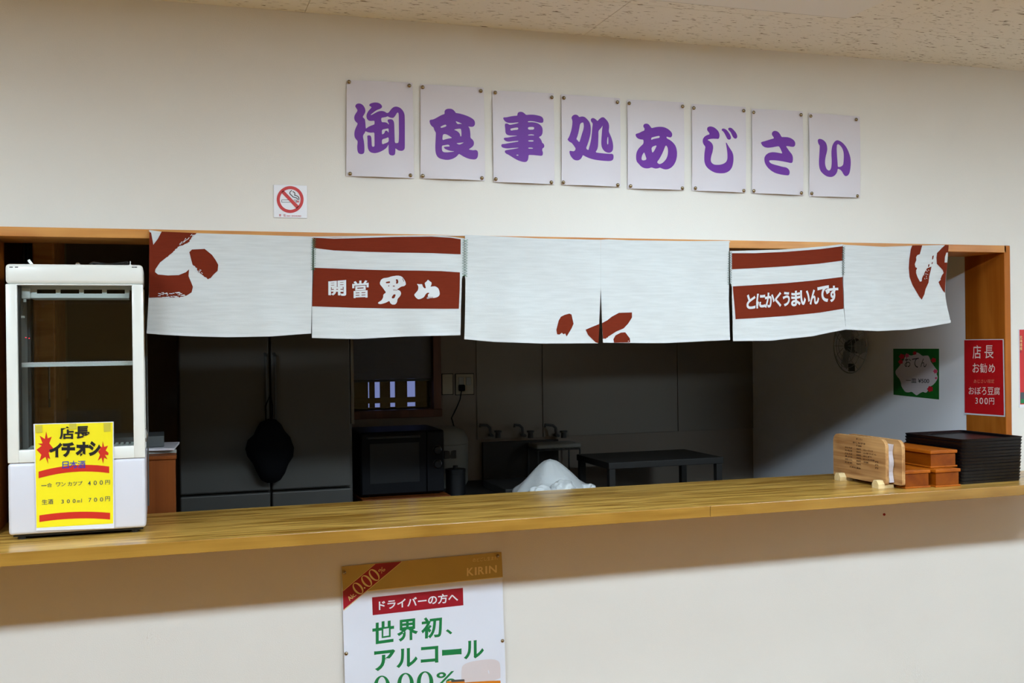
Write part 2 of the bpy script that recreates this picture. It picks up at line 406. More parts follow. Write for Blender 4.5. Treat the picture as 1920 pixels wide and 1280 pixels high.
# ceiling lamps of the dining room
for i, (lx, ly, hl) in enumerate(LAMPS):
    e = empty('ceiling_light', (lx, ly, ZC-.006), ['left', 'middle', 'right'][i]+' one of the long flat ceiling lights with a glowing diffuser', 'light', 'ceiling lights of the dining room')
    MB().box(lx-hl, lx+hl, ly-.15, ly+.15, ZC-.03, ZC-.0065, .004).build('housing', M['lampw'], e)
    MB().box(lx-hl+.02, lx+hl-.02, ly-.13, ly+.13, ZC-.036, ZC-.0305).build('diffuser', M['diff'], e)
# two square ceiling lights with added baffles close to the wall; a corner of the right one is in the picture
for px0, lb in ((1.03, 'square ceiling light with added baffles at the upper right edge of the photo'), (-1.95, 'square ceiling light with added baffles left of the picture near the front wall')):
    zc = ZC-.006; e = empty('square_ceiling_light', (px0+.48, -1.03, zc), lb, 'light')
    b = MB(); x0, x1, y0, y1 = px0+.035, px0+.99, -1.41, -.465
    b.box(x0, x1, y1-.20, y1, zc-.024, zc-.0005, .004); b.box(x0, x1, y0, y0+.06, zc-.024, zc-.0005, .004); b.box(x0, x0+.06, y0+.06, y1-.20, zc-.024, zc-.0005, .004); b.box(x1-.06, x1, y0+.06, y1-.20, zc-.024, zc-.0005, .004)
    b.build('frame', M['lampw'], e)
    MB().box(x0+.002, x1-.001, y1+.0002, y1+.003, zc-.022, zc-.001).build('shade_strip', M['gasket'], e)  # grey strip puts the shade of the frame side into its colour
    MB().box(x0+.061, x1-.061, y0+.061, y1-.201, zc-.003, zc-.001).build('diffuser', M['diffp'], e)
    for k in range(7): MB().box(x0+.061, x1-.061, y0+.11+k*.095, y0+.1115+k*.095, zc-.028, zc-.004).build('added_baffle', M['lampw'], e)  # unseen blades added to keep panel light off the wall top

# ================================================================== SIGNS ON THE WALL
def paper_surf(cx, cz, hw, hh, amp):
    def s(px, py, d):
        p = PY(px, py, -.003); u = (p.x-cx)/hw; v = (p.z-cz)/hh
        b = amp*(max(0, 1-u*u))*(max(0, -v)**3)+amp*.45*(1-v*v if abs(v) < 1 else 0)*max(0, abs(u)-.55)*2+.0015*max(0, 1-u*u)
        return p-Vector((0, b+d, 0))
    return s
def tack(c, parent, r=.0062, k=1):
    mtx = Matrix.Translation(c) @ Matrix.Rotation(math.radians(90), 4, 'X')
    MB().lathe([(r*.3, -.002), (r, 0), (r*.98, .0012), (r*.75, .003), (r*.35, .0042), (0, .0046)], mtx, 14).build('thumbtack', M['steelpin'], parent, True)
sheets = [  # corners TL TR BR BL in photograph units
 ([(649.8, 149.8), (773.5, 155), (776, 334.6), (649, 330.3)], [(654, 154), (767, 161), (769, 329), (656, 326)]),
 ([(788, 157.5), (906.8, 164.4), (909.3, 338.9), (788.2, 334.6)], [(792, 164), (901, 171), (903, 334), (792, 330)]),
 ([(922.5, 169.5), (1038, 175), (1039.5, 346), (925, 341.5)], [(928, 174), (1034, 183), (1033, 342), (929, 336)]),
 ([(1052, 176.5), (1162.5, 184), (1163, 350.5), (1052.5, 346.5)], [(1056.5, 184), (1157, 192), (1157.5, 347), (1055.5, 342)]),
 ([(1175.6, 186.4), (1281.9, 191.9), (1282.7, 356.7), (1176.4, 353.6)], [(1179, 194), (1279, 200), (1278.5, 353), (1181.5, 349)]),
 ([(1296.5, 194.5), (1398, 200.5), (1398, 361.5), (1297, 357.5)], [(1300, 203), (1393.5, 208), (1393.5, 357.5), (1303, 353)]),
 ([(1409.3, 203.4), (1505, 208.6), (1505.8, 366.7), (1409.3, 362.2)], [(1412, 211), (1501, 215.5), (1501.5, 362), (1412.5, 358)]),
 ([(1516.2, 211.5), (1611.9, 218.2), (1612.7, 371.1), (1517, 368.1)], [(1519, 218), (1604.5, 224.5), (1606.5, 367.5), (1521, 362.5)])]
z1 = Zm(660, 185, 11.133); z2 = Zm(798, 198, 11.638); z3 = Zm(932, 202, 11.632); z4 = Zm(1058, 208, 12.8)
z5 = Zm(1186, 226, 12.8); z6 = Zm(1310, 230, 12.8); z7 = Zm(1420, 238, 12.8); z8 = Zm(1525, 252, 14.225)
glyphs = [
 [(z1(66,150,85,118,120,102,165,102,205,118,240,150,268,200,280,250,272,295,250,335,228,370,225,392,250,408,268,435,276,480,280,540,284,600,290,628,330,595,380,570,420,555,468,538,468,460,420,464,380,467,345,458,315,430,300,390,300,350,310,310,335,265,370,225,410,182,385,165,358,145,358,128,380,105,430,86,480,80,530,84,575,100,610,130,626,160,620,190,590,212,545,228,500,248,450,285,400,325,382,348,430,330,480,300,540,270,590,258,640,258,690,275,715,296,740,300,765,288,790,255,820,215,860,180,900,165,945,168,990,185,1030,215,1065,260,1088,310,1098,370,1100,700,1100,1020,1090,1060,1060,1085,1020,1092,970,1082,930,1058,903,1035,902,1090,898,1150,880,1180,835,1190,795,1180,772,1160,762,1120,760,1050,760,950,745,985,715,1030,670,1065,610,1100,540,1128,480,1140,420,1135,375,1115,345,1080,328,1030,322,970,322,880,318,800,315,775,345,765,375,768,395,790,404,830,408,900,412,1003,468,1003,468,905,466,780,464,705,400,712,350,708,310,695,280,678,265,715,240,750,228,775,232,820,245,880,255,960,258,1050,255,1110,245,1140,215,1158,180,1160,145,1150,120,1120,108,1070,105,1000,112,940,115,885,85,855,55,815,45,760,48,700,60,650,85,590,108,545,115,515,80,490,50,450,42,405,50,355,75,310,105,270,112,240,90,205,68,175),
   [z1(382,347,384,343,384,348), z1(605,405,660,392,710,385,742,368,775,390,830,405,870,398,900,360,935,300,952,288,968,300,974,350,976,500,978,700,975,870,965,920,940,928,892,926,888,800,884,640,880,520,865,465,840,435,800,428,760,432,738,450,745,480,765,515,767,545,735,510,690,492,615,494), z1(622,648,700,632,762,620,762,690,760,712,740,680,712,665,685,680,675,718,650,738,622,748), z1(622,850,700,830,762,802,764,900,700,930,622,958)][1:])],
 [(z2(80,345,90,315,125,308,170,300,230,270,300,230,360,200,412,185,408,130,425,95,465,72,520,68,570,75,610,100,640,135,655,162,720,170,800,190,880,215,960,250,1020,285,1060,325,1075,375,1070,425,1045,455,1010,466,970,462,925,455,955,490,968,550,975,620,975,705,1020,740,1048,785,1053,830,1040,875,1000,915,935,955,980,968,1040,975,1090,968,1125,985,1140,1030,1138,1090,1125,1140,1095,1170,1050,1178,980,1172,900,1150,820,1112,770,1080,722,1052,690,1095,640,1135,580,1165,510,1185,440,1188,370,1175,310,1158,260,1125,228,1070,212,1000,207,900,215,760,220,650,222,590,195,550,178,510,172,478,130,450,95,405),
   [z2(315,462,435,408,458,452,340,492), z2(648,342,690,352,800,402,745,398,690,405), z2(615,528,660,515,740,502,772,515,780,600,778,675,755,672,745,620,715,580,670,548), z2(372,632,420,620,480,640,540,680,578,708,500,718,430,735,362,757), z2(662,820,730,815,838,802,790,830,730,855), z2(350,875,420,862,500,850,528,893,450,895,390,905,410,940,470,970,540,990,635,998,560,1012,460,1022,390,1018,355,985)])],
 [(z3(128,240,135,212,200,210,290,190,370,178,438,175,440,140,455,105,490,90,530,90,570,105,605,135,630,158,700,152,790,152,870,165,950,185,990,215,1008,260,1005,310,985,330,930,330,870,315,790,298,720,292,668,297,670,318,760,315,840,325,910,350,960,395,985,440,992,500,985,570,960,615,905,640,945,680,968,720,980,765,1015,790,1028,835,1018,870,988,885,980,930,998,980,990,1035,965,1050,880,1042,780,1033,682,1030,680,1080,668,1140,640,1178,590,1188,520,1175,440,1145,360,1100,300,1060,245,1025,190,1000,163,965,170,930,250,915,350,902,462,880,462,872,330,880,230,890,150,882,100,862,84,830,95,795,160,790,260,770,360,755,460,738,462,722,360,728,250,742,190,730,150,700,140,670,160,655,230,650,320,632,452,612,350,608,250,605,200,580,178,540,175,460,165,380,175,345,225,345,270,375,350,362,462,335,462,320,400,325,300,335,230,330,170,300),
   [z3(282,458,370,440,455,430,458,480,360,488,298,502), z3(668,422,805,418,802,478,676,480), z3(672,592,740,580,795,588,808,605,740,602,676,606), z3(676,712,780,710,796,724,780,738,678,736), z3(676,872,740,868,780,880,778,894,680,894), z3(405,1030,455,1022,462,1045,435,1046)])],
 [(z4(165,170,185,125,225,95,275,88,320,105,355,150,400,135,450,135,500,155,550,205,595,260,620,320,632,400,632,480,620,580,595,680,560,790,515,905,575,945,590,880,615,800,640,680,655,550,665,420,680,300,645,265,628,220,640,185,680,170,720,180,765,215,792,245,830,200,880,160,925,150,960,165,1010,215,1050,270,1070,330,1072,400,1062,495,1100,580,1135,670,1160,770,1168,860,1160,940,1130,985,1080,1008,1020,1000,965,970,920,920,892,860,882,780,885,680,895,560,905,440,918,345,890,395,860,430,815,480,815,600,812,720,808,830,790,920,740,995,850,1010,980,1022,1090,1030,1140,1028,1170,1050,1178,1100,1170,1160,1140,1192,1080,1205,960,1200,830,1188,700,1168,590,1135,500,1095,440,1058,420,1110,385,1160,330,1188,270,1188,215,1165,165,1110,130,1050,115,985,125,955,180,965,235,968,275,910,230,840,170,765,120,745,65,690,100,640,130,570,165,460,185,350,193,240),
   [z4(375,320,400,290,440,275,460,300,465,370,455,440,420,550,390,650,358,755,320,710,285,675,310,620,335,530,355,430), z4(1040,615,1052,640,1052,790,1040,806,1025,790,1025,700)])],
 [(z5(62,335,85,318,150,300,215,265,280,240,283,185,258,160,252,120,275,85,325,72,375,85,415,130,450,185,520,165,600,152,690,150,770,165,850,205,910,255,945,305,948,360,925,400,890,408,805,385,820,430,890,465,950,510,1010,580,1045,660,1062,760,1058,870,1035,970,990,1060,930,1125,860,1165,790,1178,720,1165,650,1130,600,1150,540,1155,490,1142,440,1125,400,1145,330,1152,260,1140,200,1105,150,1050,95,990,78,920,78,830,95,750,140,670,200,610,258,555,258,458,190,455,125,435,80,395),
   [z5(442,412,540,385,645,365,645,415,560,430,490,445,442,468), z5(445,640,580,588,540,680,500,750,465,775), z5(210,900,225,840,255,785,272,765,290,800,332,925,300,950,255,958,215,945), z5(788,598,815,610,840,660,848,740,838,830,810,910,765,970,710,1020,650,1048,610,1035,578,1000,640,920,700,810,740,720)])],
 [(z6(195,155,205,115,245,92,300,92,360,110,420,155,465,205,490,260,496,320,485,370,465,392,420,388,350,385,280,390,200,412,255,440,310,490,340,550,342,620,328,700,300,790,285,860,285,920,305,965,350,1000,400,1012,500,1012,580,990,640,955,672,905,685,850,684,760,672,640,652,520,645,485,662,478,690,530,740,610,795,690,825,770,832,860,825,960,800,1060,750,1140,680,1190,600,1215,500,1218,400,1208,310,1170,220,1105,160,1030,132,940,128,850,132,750,145,650,158,575,110,520,88,460,95,390,135,335,190,300,260,278,240,235,205,195), []),
  (z6(545,165,565,142,610,145,660,170,705,220,745,280,770,340,770,380,745,408,705,408,675,380,645,320,610,250,575,205,548,188), []),
  (z6(698,155,715,125,760,120,800,140,850,190,895,250,918,310,918,355,895,385,855,382,820,350,790,290,760,225,720,185), [])],
 [(z7(75,385,95,360,160,345,240,320,320,295,395,275,375,235,342,190,342,145,370,105,415,92,465,102,510,135,545,185,575,243,640,242,720,245,790,265,850,300,890,345,905,400,895,455,860,480,800,475,740,462,680,460,720,520,770,590,825,655,848,720,850,790,840,845,810,870,740,855,640,835,520,812,400,800,310,800,278,808,285,840,320,875,400,905,500,930,600,958,680,970,730,1000,762,1045,770,1100,755,1150,720,1165,640,1158,520,1138,410,1105,320,1050,240,975,185,890,162,810,165,730,200,670,260,625,340,605,430,608,520,625,597,640,570,575,540,510,508,462,430,475,340,492,250,500,180,490,120,455), [])],
 [(z8(108,180,118,135,150,118,200,122,260,150,310,195,345,255,362,330,365,410,350,490,325,580,308,680,305,770,320,860,350,930,400,968,440,950,468,890,480,800,482,680,475,560,475,440,490,330,520,250,565,185,620,155,680,165,750,205,820,270,880,350,930,450,965,550,988,660,992,780,980,920,960,1020,925,1085,875,1115,830,1110,790,1060,760,1000,720,950,675,925,640,918,630,990,600,1050,550,1105,490,1135,420,1138,345,1120,270,1070,200,1000,160,920,142,820,140,700,150,560,158,420,165,300,125,250),
   [z8(620,290,640,262,670,265,710,300,750,350,780,410,798,480,805,580,800,700,790,800,760,840,710,865,645,870,640,780,630,640,620,500,615,380)])],
]
names = ['御', '食', '事', '処', 'あ', 'じ', 'さ', 'い']
pos = ['leftmost of eight', 'second from left', 'third from left', 'fourth from left', 'fifth from left', 'sixth from left', 'seventh from left', 'rightmost of eight']
for i, ((q, tk), gl) in enumerate(zip(sheets, glyphs)):
    c3 = [PY(p[0], p[1], 0) for p in q]; cx = sum(c.x for c in c3)/4; cz = sum(c.z for c in c3)/4
    hw = (c3[1].x-c3[0].x)/2; hh = (c3[0].z-c3[3].z)/2
    sf = paper_surf(cx, cz, hw, hh, .009)
    e = empty('lettered_sheet', (cx, -.003, cz-hh), 'white paper sheet with purple character %s, %s' % (names[i], pos[i]), 'sign', 'eight purple lettered sheets above the opening')
    quadsheet(q, sf, 'sheet', M['paper'], e, 24)
    p = Print()
    for o, h in gl: p.poly(o, h, 1)
    p.build('character', M['purple'], sf, e, .0007, 8)
    for t in tk: tack(PY(t[0], t[1], -.003)-Vector((0, .004, 0)), e)

# no smoking plate
zn = Zm(480, 320, 11.636)
q = zn(380, 305, 1105, 320, 1115, 1045, 385, 1025)
c3 = [PY(a[0], a[1], 0) for a in q]
e = empty('no_smoking_plate', (sum(c.x for c in c3)/4, -.002, c3[3].z), 'small square white no smoking plate with a red crossed circle', 'sign')
MB().box(c3[0].x, c3[1].x, -.003, -.0001, c3[3].z, c3[0].z, .0012).build('plate', M['signwhite'], e)
sf = plane_y(-.003)
P = Print(); ccx, ccy = zn(745, 628)[0]
P.ring((ccx, ccy), 25.2, 19.4, 56); 
P.poly(zn(545, 470, 600, 425, 940, 775, 888, 830)); P.build('red_ring', M['signred'], sf, e, .0006)
P = Print(); P.stroke(zn(778, 432, 745, 460, 735, 490, 755, 520, 785, 545, 800, 570, 850, 585, 890, 595, 910, 630), 1.5); P.stroke(zn(805, 455, 838, 475, 850, 500, 842, 535, 880, 545, 915, 560, 935, 590, 935, 630), 1.6)
P.stroke(zn(560, 640, 560, 685), 1.0); P.stroke(zn(560, 636, 735, 636), .8); P.stroke(zn(560, 687, 745, 687), .8); P.stroke(zn(825, 640, 885, 640, 885, 688), .9); P.stroke(zn(850, 660, 880, 690), .9)
P.build('cigarette_symbol', M['inkb'], sf, e, .0005)
P = Print(); P.poly(zn(893, 650, 910, 650, 910, 695, 893, 695)); P.poly(zn(920, 650, 938, 650, 938, 695, 920, 695))
P.text('禁', zn(500, 945, 548, 945, 548, 995, 500, 995), .01); P.build('red_lettering', M['signred'], sf, e, .0006); P = Print(); P.text('煙', zn(598, 945, 648, 945, 648, 998, 598, 998), .01); P.build('red_lettering', M['signred'], sf, e, .0006); P = Print(); P.text('NO  SMOKING', zn(675, 968, 985, 972, 985, 1006, 675, 1002)); P.build('red_lettering', M['signred'], sf, e, .0006)

# ================================================================== NOREN CURTAIN
def cloth_y(x, z, k=1.0):
    t = max(0, min(1, (R(.33)-z)/.33))
    w = .0038*math.sin(x*23+3*z)*t + .0030*math.sin(x*41+1.3+z*6)*t + .0016*math.sin(x*9+z*17)
    w += .0042*math.sin((x*.8+z)*52+2*math.sin(x*5))*max(0, noise.noise(Vector((x*3.1, z*4, 9))))*t*1.6
    w += .004*noise.noise(Vector((x*7, z*9, 3.1)))*(.3+t)
    return -.018-.006*t+w*.9
def cloth(px, py, d):
    p = PY(px, py, -.022)
    return Vector((p.x, cloth_y(p.x, p.z)-d, p.z))
def cloth6(px, py, d):                         # last panel: free edge rolls backwards
    v = cloth(px, py, d); t = max(0, (px-1735)/45); f = min(1, max(0, (600-py)/130))
    v.y += .0; v.y += .012*math.sin(min(1, t)*math.pi)*f*-1; return v
nc = empty('noren_curtain', (1.37, -.02, R(0)), 'short off-white linen shop curtain with rust-red patterns hanging across the opening', 'curtain')
A3 = Zm(260, 420, 3); A4 = Zm(840, 420, 3.4286); A5 = Zm(1340, 430, 3.3103); A1 = Zm(0, 400, 4); A53 = Zm(1680, 420, 5.333)
panels = [
 (A3(62, 32, 128, 42, 330, 50, 600, 58, 980, 70), A3(45, 615, 130, 622, 300, 631, 500, 636, 740, 632, 970, 615), A3(62, 32, 60, 200, 58, 380, 45, 615), A3(980, 70, 978, 300, 970, 615), cloth, 60),
 (A3(985, 69, 1100, 76, 1250, 72, 1450, 65, 1650, 63, 1760, 70, 1836, 80), A3(975, 640, 1100, 644, 1230, 646, 1500, 632, 1810, 625), A3(985, 69, 985, 250, 975, 462, 975, 640), A3(1836, 80, 1834, 285, 1819, 300, 1812, 470, 1810, 625), cloth, 60),
 (A4(112, 68, 300, 76, 600, 92, 800, 98, 984, 100), A4(105, 740, 300, 757, 600, 768, 962, 766), A4(112, 68, 109, 330, 113, 352, 105, 740), A4(984, 100, 979, 410, 962, 766), cloth, 50),
 (A4(984.5, 100, 1030, 97, 1200, 104, 1500, 108, 1810, 107), A4(990, 762, 1250, 765, 1400, 765, 1600, 755, 1808, 745), A4(984.5, 100, 979.5, 410, 990, 762), A4(1810, 107, 1805, 500, 1806, 640, 1808, 745), cloth, 50),
 (A5(97, 133, 250, 133, 450, 122, 650, 108, 800, 90), A5(108, 693, 350, 690, 600, 663, 812, 621), A5(97, 133, 97, 335, 107, 352, 108, 693), A5(800, 90, 798, 480, 812, 621), cloth, 46),
 (A5(803, 93, 900, 103, 1050, 108, 1250, 100, 1457, 97), A5(812, 621, 1000, 631, 1200, 622, 1350, 600, 1458, 580), A5(803, 93, 801, 480, 812, 621), A5(1457, 97, 1447, 150, 1440, 210, 1430, 300, 1426, 400, 1440, 490, 1458, 580), cloth6, 46)]
PO = []
for T, B, Lf, Rt, sf, nu in panels:
    o = coons(T, B, Lf, Rt, nu, 40, sf, 'panel', M['cloth'], nc); PO.append(o)
    # bottom hem fold
    hem = [(a[0], a[1]-5.5) for a in B]
    coons(hem, [(a[0], a[1]-.6) for a in B], [hem[0], (B[0][0], B[0][1]-.6)], [hem[-1], (B[-1][0], B[-1][1]-.6)], nu, 1, (lambda s: lambda a, b, d: s(a, b, .0007))(sf), 'hem', M['dyewhite'], o)
def dye(i, fn, m='rust', name='dyed_pattern', d=.0008, grid=7):
    P = Print(); fn(P); o = P.build(name, M[m], panels[i][4], PO[i], d, grid)
    if name in ('dry_brush_mark', 'lettering_gap'): o['kind'] = 'stuff'
def rough(pts, amp, seed, lo, hi):
    """roughen polygon edges between vertex indices lo..hi"""
    rd = random.Random(seed); o = []
    for i, p in enumerate(pts):
        o.append(p)
        if lo <= i < hi:
            q = pts[(i+1) % len(pts)]; n = max(2, int(math.dist(p, q)/1.6)); nx, ny = q[1]-p[1], p[0]-q[0]; l = math.hypot(nx, ny) or 1
            for k in range(1, n):
                t = k/n; a = rd.uniform(-amp, amp); o.append((p[0]+(q[0]-p[0])*t+nx/l*a, p[1]+(q[1]-p[1])*t+ny/l*a))
    return o
def d1(P):
    P.poly(rough(A1(1120,140,1133,142,1150,235,1185,188,1212,135,1340,140,1478,146,1440,178,1415,215,1375,236,1345,243,1300,285,1250,328,1200,368,1165,420,1163,440,1185,458,1260,465,1340,462,1395,440,1418,418,1414,470,1432,512,1447,550,1437,592,1400,615,1350,630,1250,628,1118,632), .9, 3, 6, 12))
    P.poly(rough(A1(1440,270,1480,268,1535,265,1590,310,1618,350,1637,385,1632,430,1600,460,1580,485,1560,495,1525,465,1485,440,1478,410,1445,385,1435,350,1420,290), .8, 4, 8, 13))
dye(0, d1)
def d1w(P):
    rd = random.Random(5)
    for k in range(26):
        x = 1185+rd.random()*180; y = 592+rd.random()*38; l = 8+rd.random()*26; P.stroke(A1(x, y, x+l, y+rd.uniform(-3, 3)), [.9, 1.6])
    for k in range(16):
        t = rd.random(); x = 1345+t*100; y = 236-t*70+rd.uniform(-12, 4); P.stroke(A1(x, y, x+rd.uniform(4, 14), y-rd.uniform(2, 12)), [.7, 1.2])
    for k in range(9):
        x = 1450+rd.random()*60; y = 385+rd.random()*60; P.stroke(A1(x, y, x+rd.uniform(4, 14), y+rd.uniform(2, 12)), [.6, 1.2])
dye(0, d1w, 'dyewhite', 'dry_brush_mark', .0014, 0)
dye(1, lambda P: P.poly(A3(986,76,1100,82,1250,78,1450,71,1650,69,1760,76,1814,84,1813,169,1660,163,1500,160,1300,156,1100,148,987,134)))
dye(1, lambda P: P.poly(A3(986,245,1100,249,1250,255,1400,259,1600,262,1700,264,1808,271,1805,370,1800,476,1650,476,1400,474,1200,470,976,462,980,350)))
B6 = Zm(580, 490, 6.4)
def w2(P):
    P.poly(B6(845,268,860,220,890,200,940,195,990,178,1060,168,1105,178,1130,205,1150,240,1158,275,1140,295,1100,302,1070,325,1050,335,1090,350,1105,385,1085,425,1062,445,1055,490,1035,515,1000,518,975,500,965,470,920,495,860,512,825,505,828,490,870,465,890,430,890,395,925,372,905,345,880,310), [B6(918,245,972,235,970,258,922,262), B6(1037,212,1062,215,1070,250,1058,268,1040,265,1045,240), B6(990,430,1015,392,1042,395,1025,440,1000,445)], 1)
    P.poly(B6(1285,268,1310,275,1350,272,1355,300,1378,325,1395,320,1385,285,1380,258,1405,240,1420,218,1445,240,1465,252,1462,280,1448,305,1475,300,1510,298,1545,320,1560,360,1562,400,1540,425,1500,438,1450,440,1410,452,1400,440,1420,420,1415,400,1440,378,1410,375,1385,400,1370,430,1330,450,1300,455,1270,430,1253,400,1275,375,1300,345,1305,300), (), 1)
    P.text('開', B6(228,240,442,222,442,415,228,405), .028); P.text('當', B6(515,238,712,222,712,432,515,440), .02)
dye(1, w2, 'dyewhite', 'lettering', .0015, 9)
def w2b(P):
    P.poly(B6(948,288,962,286,960,298,950,298)); P.poly(B6(1003,290,1028,290,1026,300,1005,300)); P.stroke(B6(1118,205,1132,240), 1.0); P.stroke(B6(1010,342,1055,345), .9)
    for k in range(6): P.stroke(B6(1405+k*12, 452, 1418+k*12, 425), .6)
dye(1, w2b, 'rust', 'lettering_gap', .0021, 0)
dye(2, lambda P: P.poly(A4(780,575,795,580,808,640,795,670,762,722,752,702,742,708,730,698,715,710,700,708,695,680,710,620,725,595,750,583)))
dye(2, lambda P: P.poly(A4(885,678,920,662,970,641,962,764,945,760,900,712)))
dye(3, lambda P: P.poly(rough(A4(986,636,1020,618,1050,595,1100,570,1185,567,1185,600,1160,640,1130,670,1080,690,1030,720,1010,735,990,738), .7, 8, 9, 11)))
dye(3, lambda P: P.poly(A4(1060,740,1075,715,1110,697,1140,695,1170,735,1172,760,1065,762)))
dye(4, lambda P: P.poly(A5(108,147,250,147,450,138,650,122,800,103,798,193,650,212,450,228,250,240,108,247)))
dye(4, lambda P: P.poly(A5(112,353,250,345,450,332,600,318,797,294,797,400,797,492,650,516,450,536,250,550,125,557,120,450)))
C6 = Zm(1360, 500, 8)
def w5(P):
    bx = [('と',322,412,455,632),('に',465,400,600,622),('か',592,385,745,612),('く',748,378,848,602),('う',868,372,968,590),('ま',988,360,1118,590),('い',1112,350,1255,570),('ん',1250,340,1398,566),('で',1375,282,1562,530),('す',1535,285,1690,528)]
    for c, a, b, c2, d_ in bx:
        sk = -.07*(c2-a)
        P.text(c, C6(a, b-sk*.5, c2, b+sk*.5, c2, d_+sk*.5, a, d_-sk*.5), .034)
dye(4, w5, 'dyewhite', 'lettering', .0015, 9)
def d6(P):
    P.poly(A53(165,212,215,211,265,212,240,300,215,310,203,330,205,360,190,400,197,430,215,440,205,460,205,490,220,530,245,575,262,570,265,540,290,480,310,440,345,425,340,460,330,520,325,585,300,650,290,700,262,755,240,730,170,610,140,530,130,440,135,350,150,250))
    P.poly(A53(482,210,510,209,532,210,528,240,519,285,495,285,475,330,470,385,508,385,500,440,491,500,486,560,482,640,480,688,460,670,430,620,412,580,435,555,430,550,445,510,462,490,450,460,420,430,390,400,385,340,390,290,410,270,440,240))
    P.poly(A53(350,320,362,315,357,352,347,356)); P.poly(A53(346,385,356,378,352,398,344,402)); P.poly(A53(318,405,328,398,326,425,316,430))
dye(5, d6)
def d6w(P):
    rd = random.Random(9)
    for k in range(14): x = 275+rd.random()*50; y = 450+rd.random()*110; P.stroke(A53(x, y, x+rd.uniform(2, 8), y+rd.uniform(3, 12)), [.5, .9])
dye(5, d6w, 'dyewhite', 'dry_brush_mark', .0014, 0)
# cross stitches joining the panels
for (xa, ya), (xb, yb), n, w_, m_ in [((588.5, 447), (587, 506), 7, 4.0, 'thread'), ((873, 449), (871.5, 518), 7, 4.6, 'thread'), ((1369, 472), (1367.5, 533), 7, 3.8, 'threadg'), ((1582.5, 462), (1581, 515), 6, 2.6, 'threadg')]:
    b = MB()
    for sgn in (1, -1):
        pts = []
        for k in range(2*n+1):
            t = k/(2*n); x = xa+(xb-xa)*t+(w_ if k % 2 else -w_)*sgn; y = ya+(yb-ya)*t
            v = cloth(x, y, .0026+.0006*sgn); pts.append(v)
        b.tube(pts, .0009, 5)
    b.build('cross_stitching', M[m_], nc)
# hanging string threaded through the top edge
st = [cloth(x, y, -.002) for x, y in [(279, 432), (330, 438), (450, 440), (588, 444), (740, 442), (873, 441), (1000, 447), (1128, 450), (1280, 452), (1370, 453)]]
MB().tube(st, .0014, 6).build('hanging_cord', M['dyewhite'], nc)
st = [cloth(x, y, -.002) for x, y in [(1372, 471), (1476, 468), (1583, 459), (1657, 463), (1718, 461), (1779, 460)]]
MB().tube(st, .0014, 6).build('hanging_cord', M['dyewhite'], nc)

# ================================================================== BEER POSTER UNDER THE SHELF
K = Zm(620, 1020, 4.922)
TL, TR = (640.3, 1061.6), (940, 1034.2)
pc = PY(*TL, 0); pd = PY(*TR, 0)
e = empty('beer_poster', ((pc.x+pd.x)/2, -.003, pc.z-.73), 'glossy white and gold beer poster with green lettering under the shelf', 'poster')
def posf(px, py, d):
    p = PY(px, py, -.003); v = (pc.z-p.z)
    edge = max(0, 1-abs((p.x-pd.x)/.05))*min(1, v/.3)*.006+max(0, 1-abs((p.x-pc.x)/.05))*min(1, v/.3)*.006
    return p-Vector((0, .0012+edge+.0015*math.sin(v*24)+d, 0))
bl, br = (652.0, 1500.0), (955.0, 1500.0)
coons([TL, TR], [bl, br], [TL, (645, 1240), bl], [TR, (946, 1240), br], 24, 40, posf, 'sheet', M['posterw'], e)
def prt(name, m, fn, d=.0006, grid=12):
    P = Print(); fn(P); return P.build(name, M[m], posf, e, d, grid)
prt('gold_band', 'gold', lambda P: P.poly(K(100, 205, 1575, 70, 1585, 300, 340, 430, 112, 452)))
prt('white_lower_corner', 'posterw', lambda P: P.poly(K(115, 600, 345, 430, 1585, 304, 1586, 318, 360, 445)), .0008)
prt('gold_line', 'goldline', lambda P: (P.poly(K(345, 425, 1584, 296, 1584, 302, 345, 433)), P.poly(K(112, 425, 405, 182, 412, 181, 112, 431)), P.poly(K(655, 158, 661, 158, 118, 610, 115, 604))), .0012)
prt('red_ribbon', 'ribbon', lambda P: P.poly(K(110, 430, 405, 180, 655, 158, 115, 602)), .0010)
def rib(P):
    ang = math.radians(-40.5)
    for cx_, cy_ in ((250, 405), (330, 337), (400, 282)):
        c = K(cx_, cy_)[0]; P.ring(c, (8.2*1.0, 12.4), (4.6, 11.0), 32, rot=ang)
    def rq(cx_, cy_, w_, h_):
        c = Vector(K(cx_, cy_)[0]); a = Vector((math.cos(ang), math.sin(ang)))*w_/2; n = Vector((-math.sin(ang), math.cos(ang)))*h_/2
        return [tuple(c-a-n), tuple(c+a-n), tuple(c+a+n), tuple(c-a+n)]
    P.text('Alc.', rq(192, 480, 17, 8.5), .012); P.text('%', rq(470, 238, 12, 8.5), .0)
    P.disc(K(311, 400)[0], 1.6)
prt('ribbon_lettering', 'goldline', rib, .0017, 0)
def kirin(P):
    def qd(x0, x1, yt0, yb0, yt1, yb1): return K(x0, yt0, x1, yt1, x1, yb1, x0, yb0)
    for ch, x0, x1 in (('K', 1255, 1318), ('I', 1328, 1345), ('R', 1358, 1415), ('I', 1425, 1442), ('N', 1458, 1530)):
        t = lambda x: (x-1255)/(1530-1255)
        P.text(ch, qd(x0, x1, 218-28*t(x0), 292-34*t(x0), 218-28*t(x1), 292-34*t(x1)), .022)
    P.text('のどごし生まれ', K(1310, 128, 1540, 104, 1540, 140, 1310, 162))
prt('brand_lettering', 'goldline', kirin, .0014, 0)
prt('red_label', 'ribbon', lambda P: P.poly(K(380, 488, 1218, 400, 1224, 562, 388, 654)), .0010)
prt('label_lettering', 'signwhite', lambda P: P.text('ドライバーの方へ', K(442, 520, 1172, 440, 1176, 530, 444, 610), .022), .0016, 0)
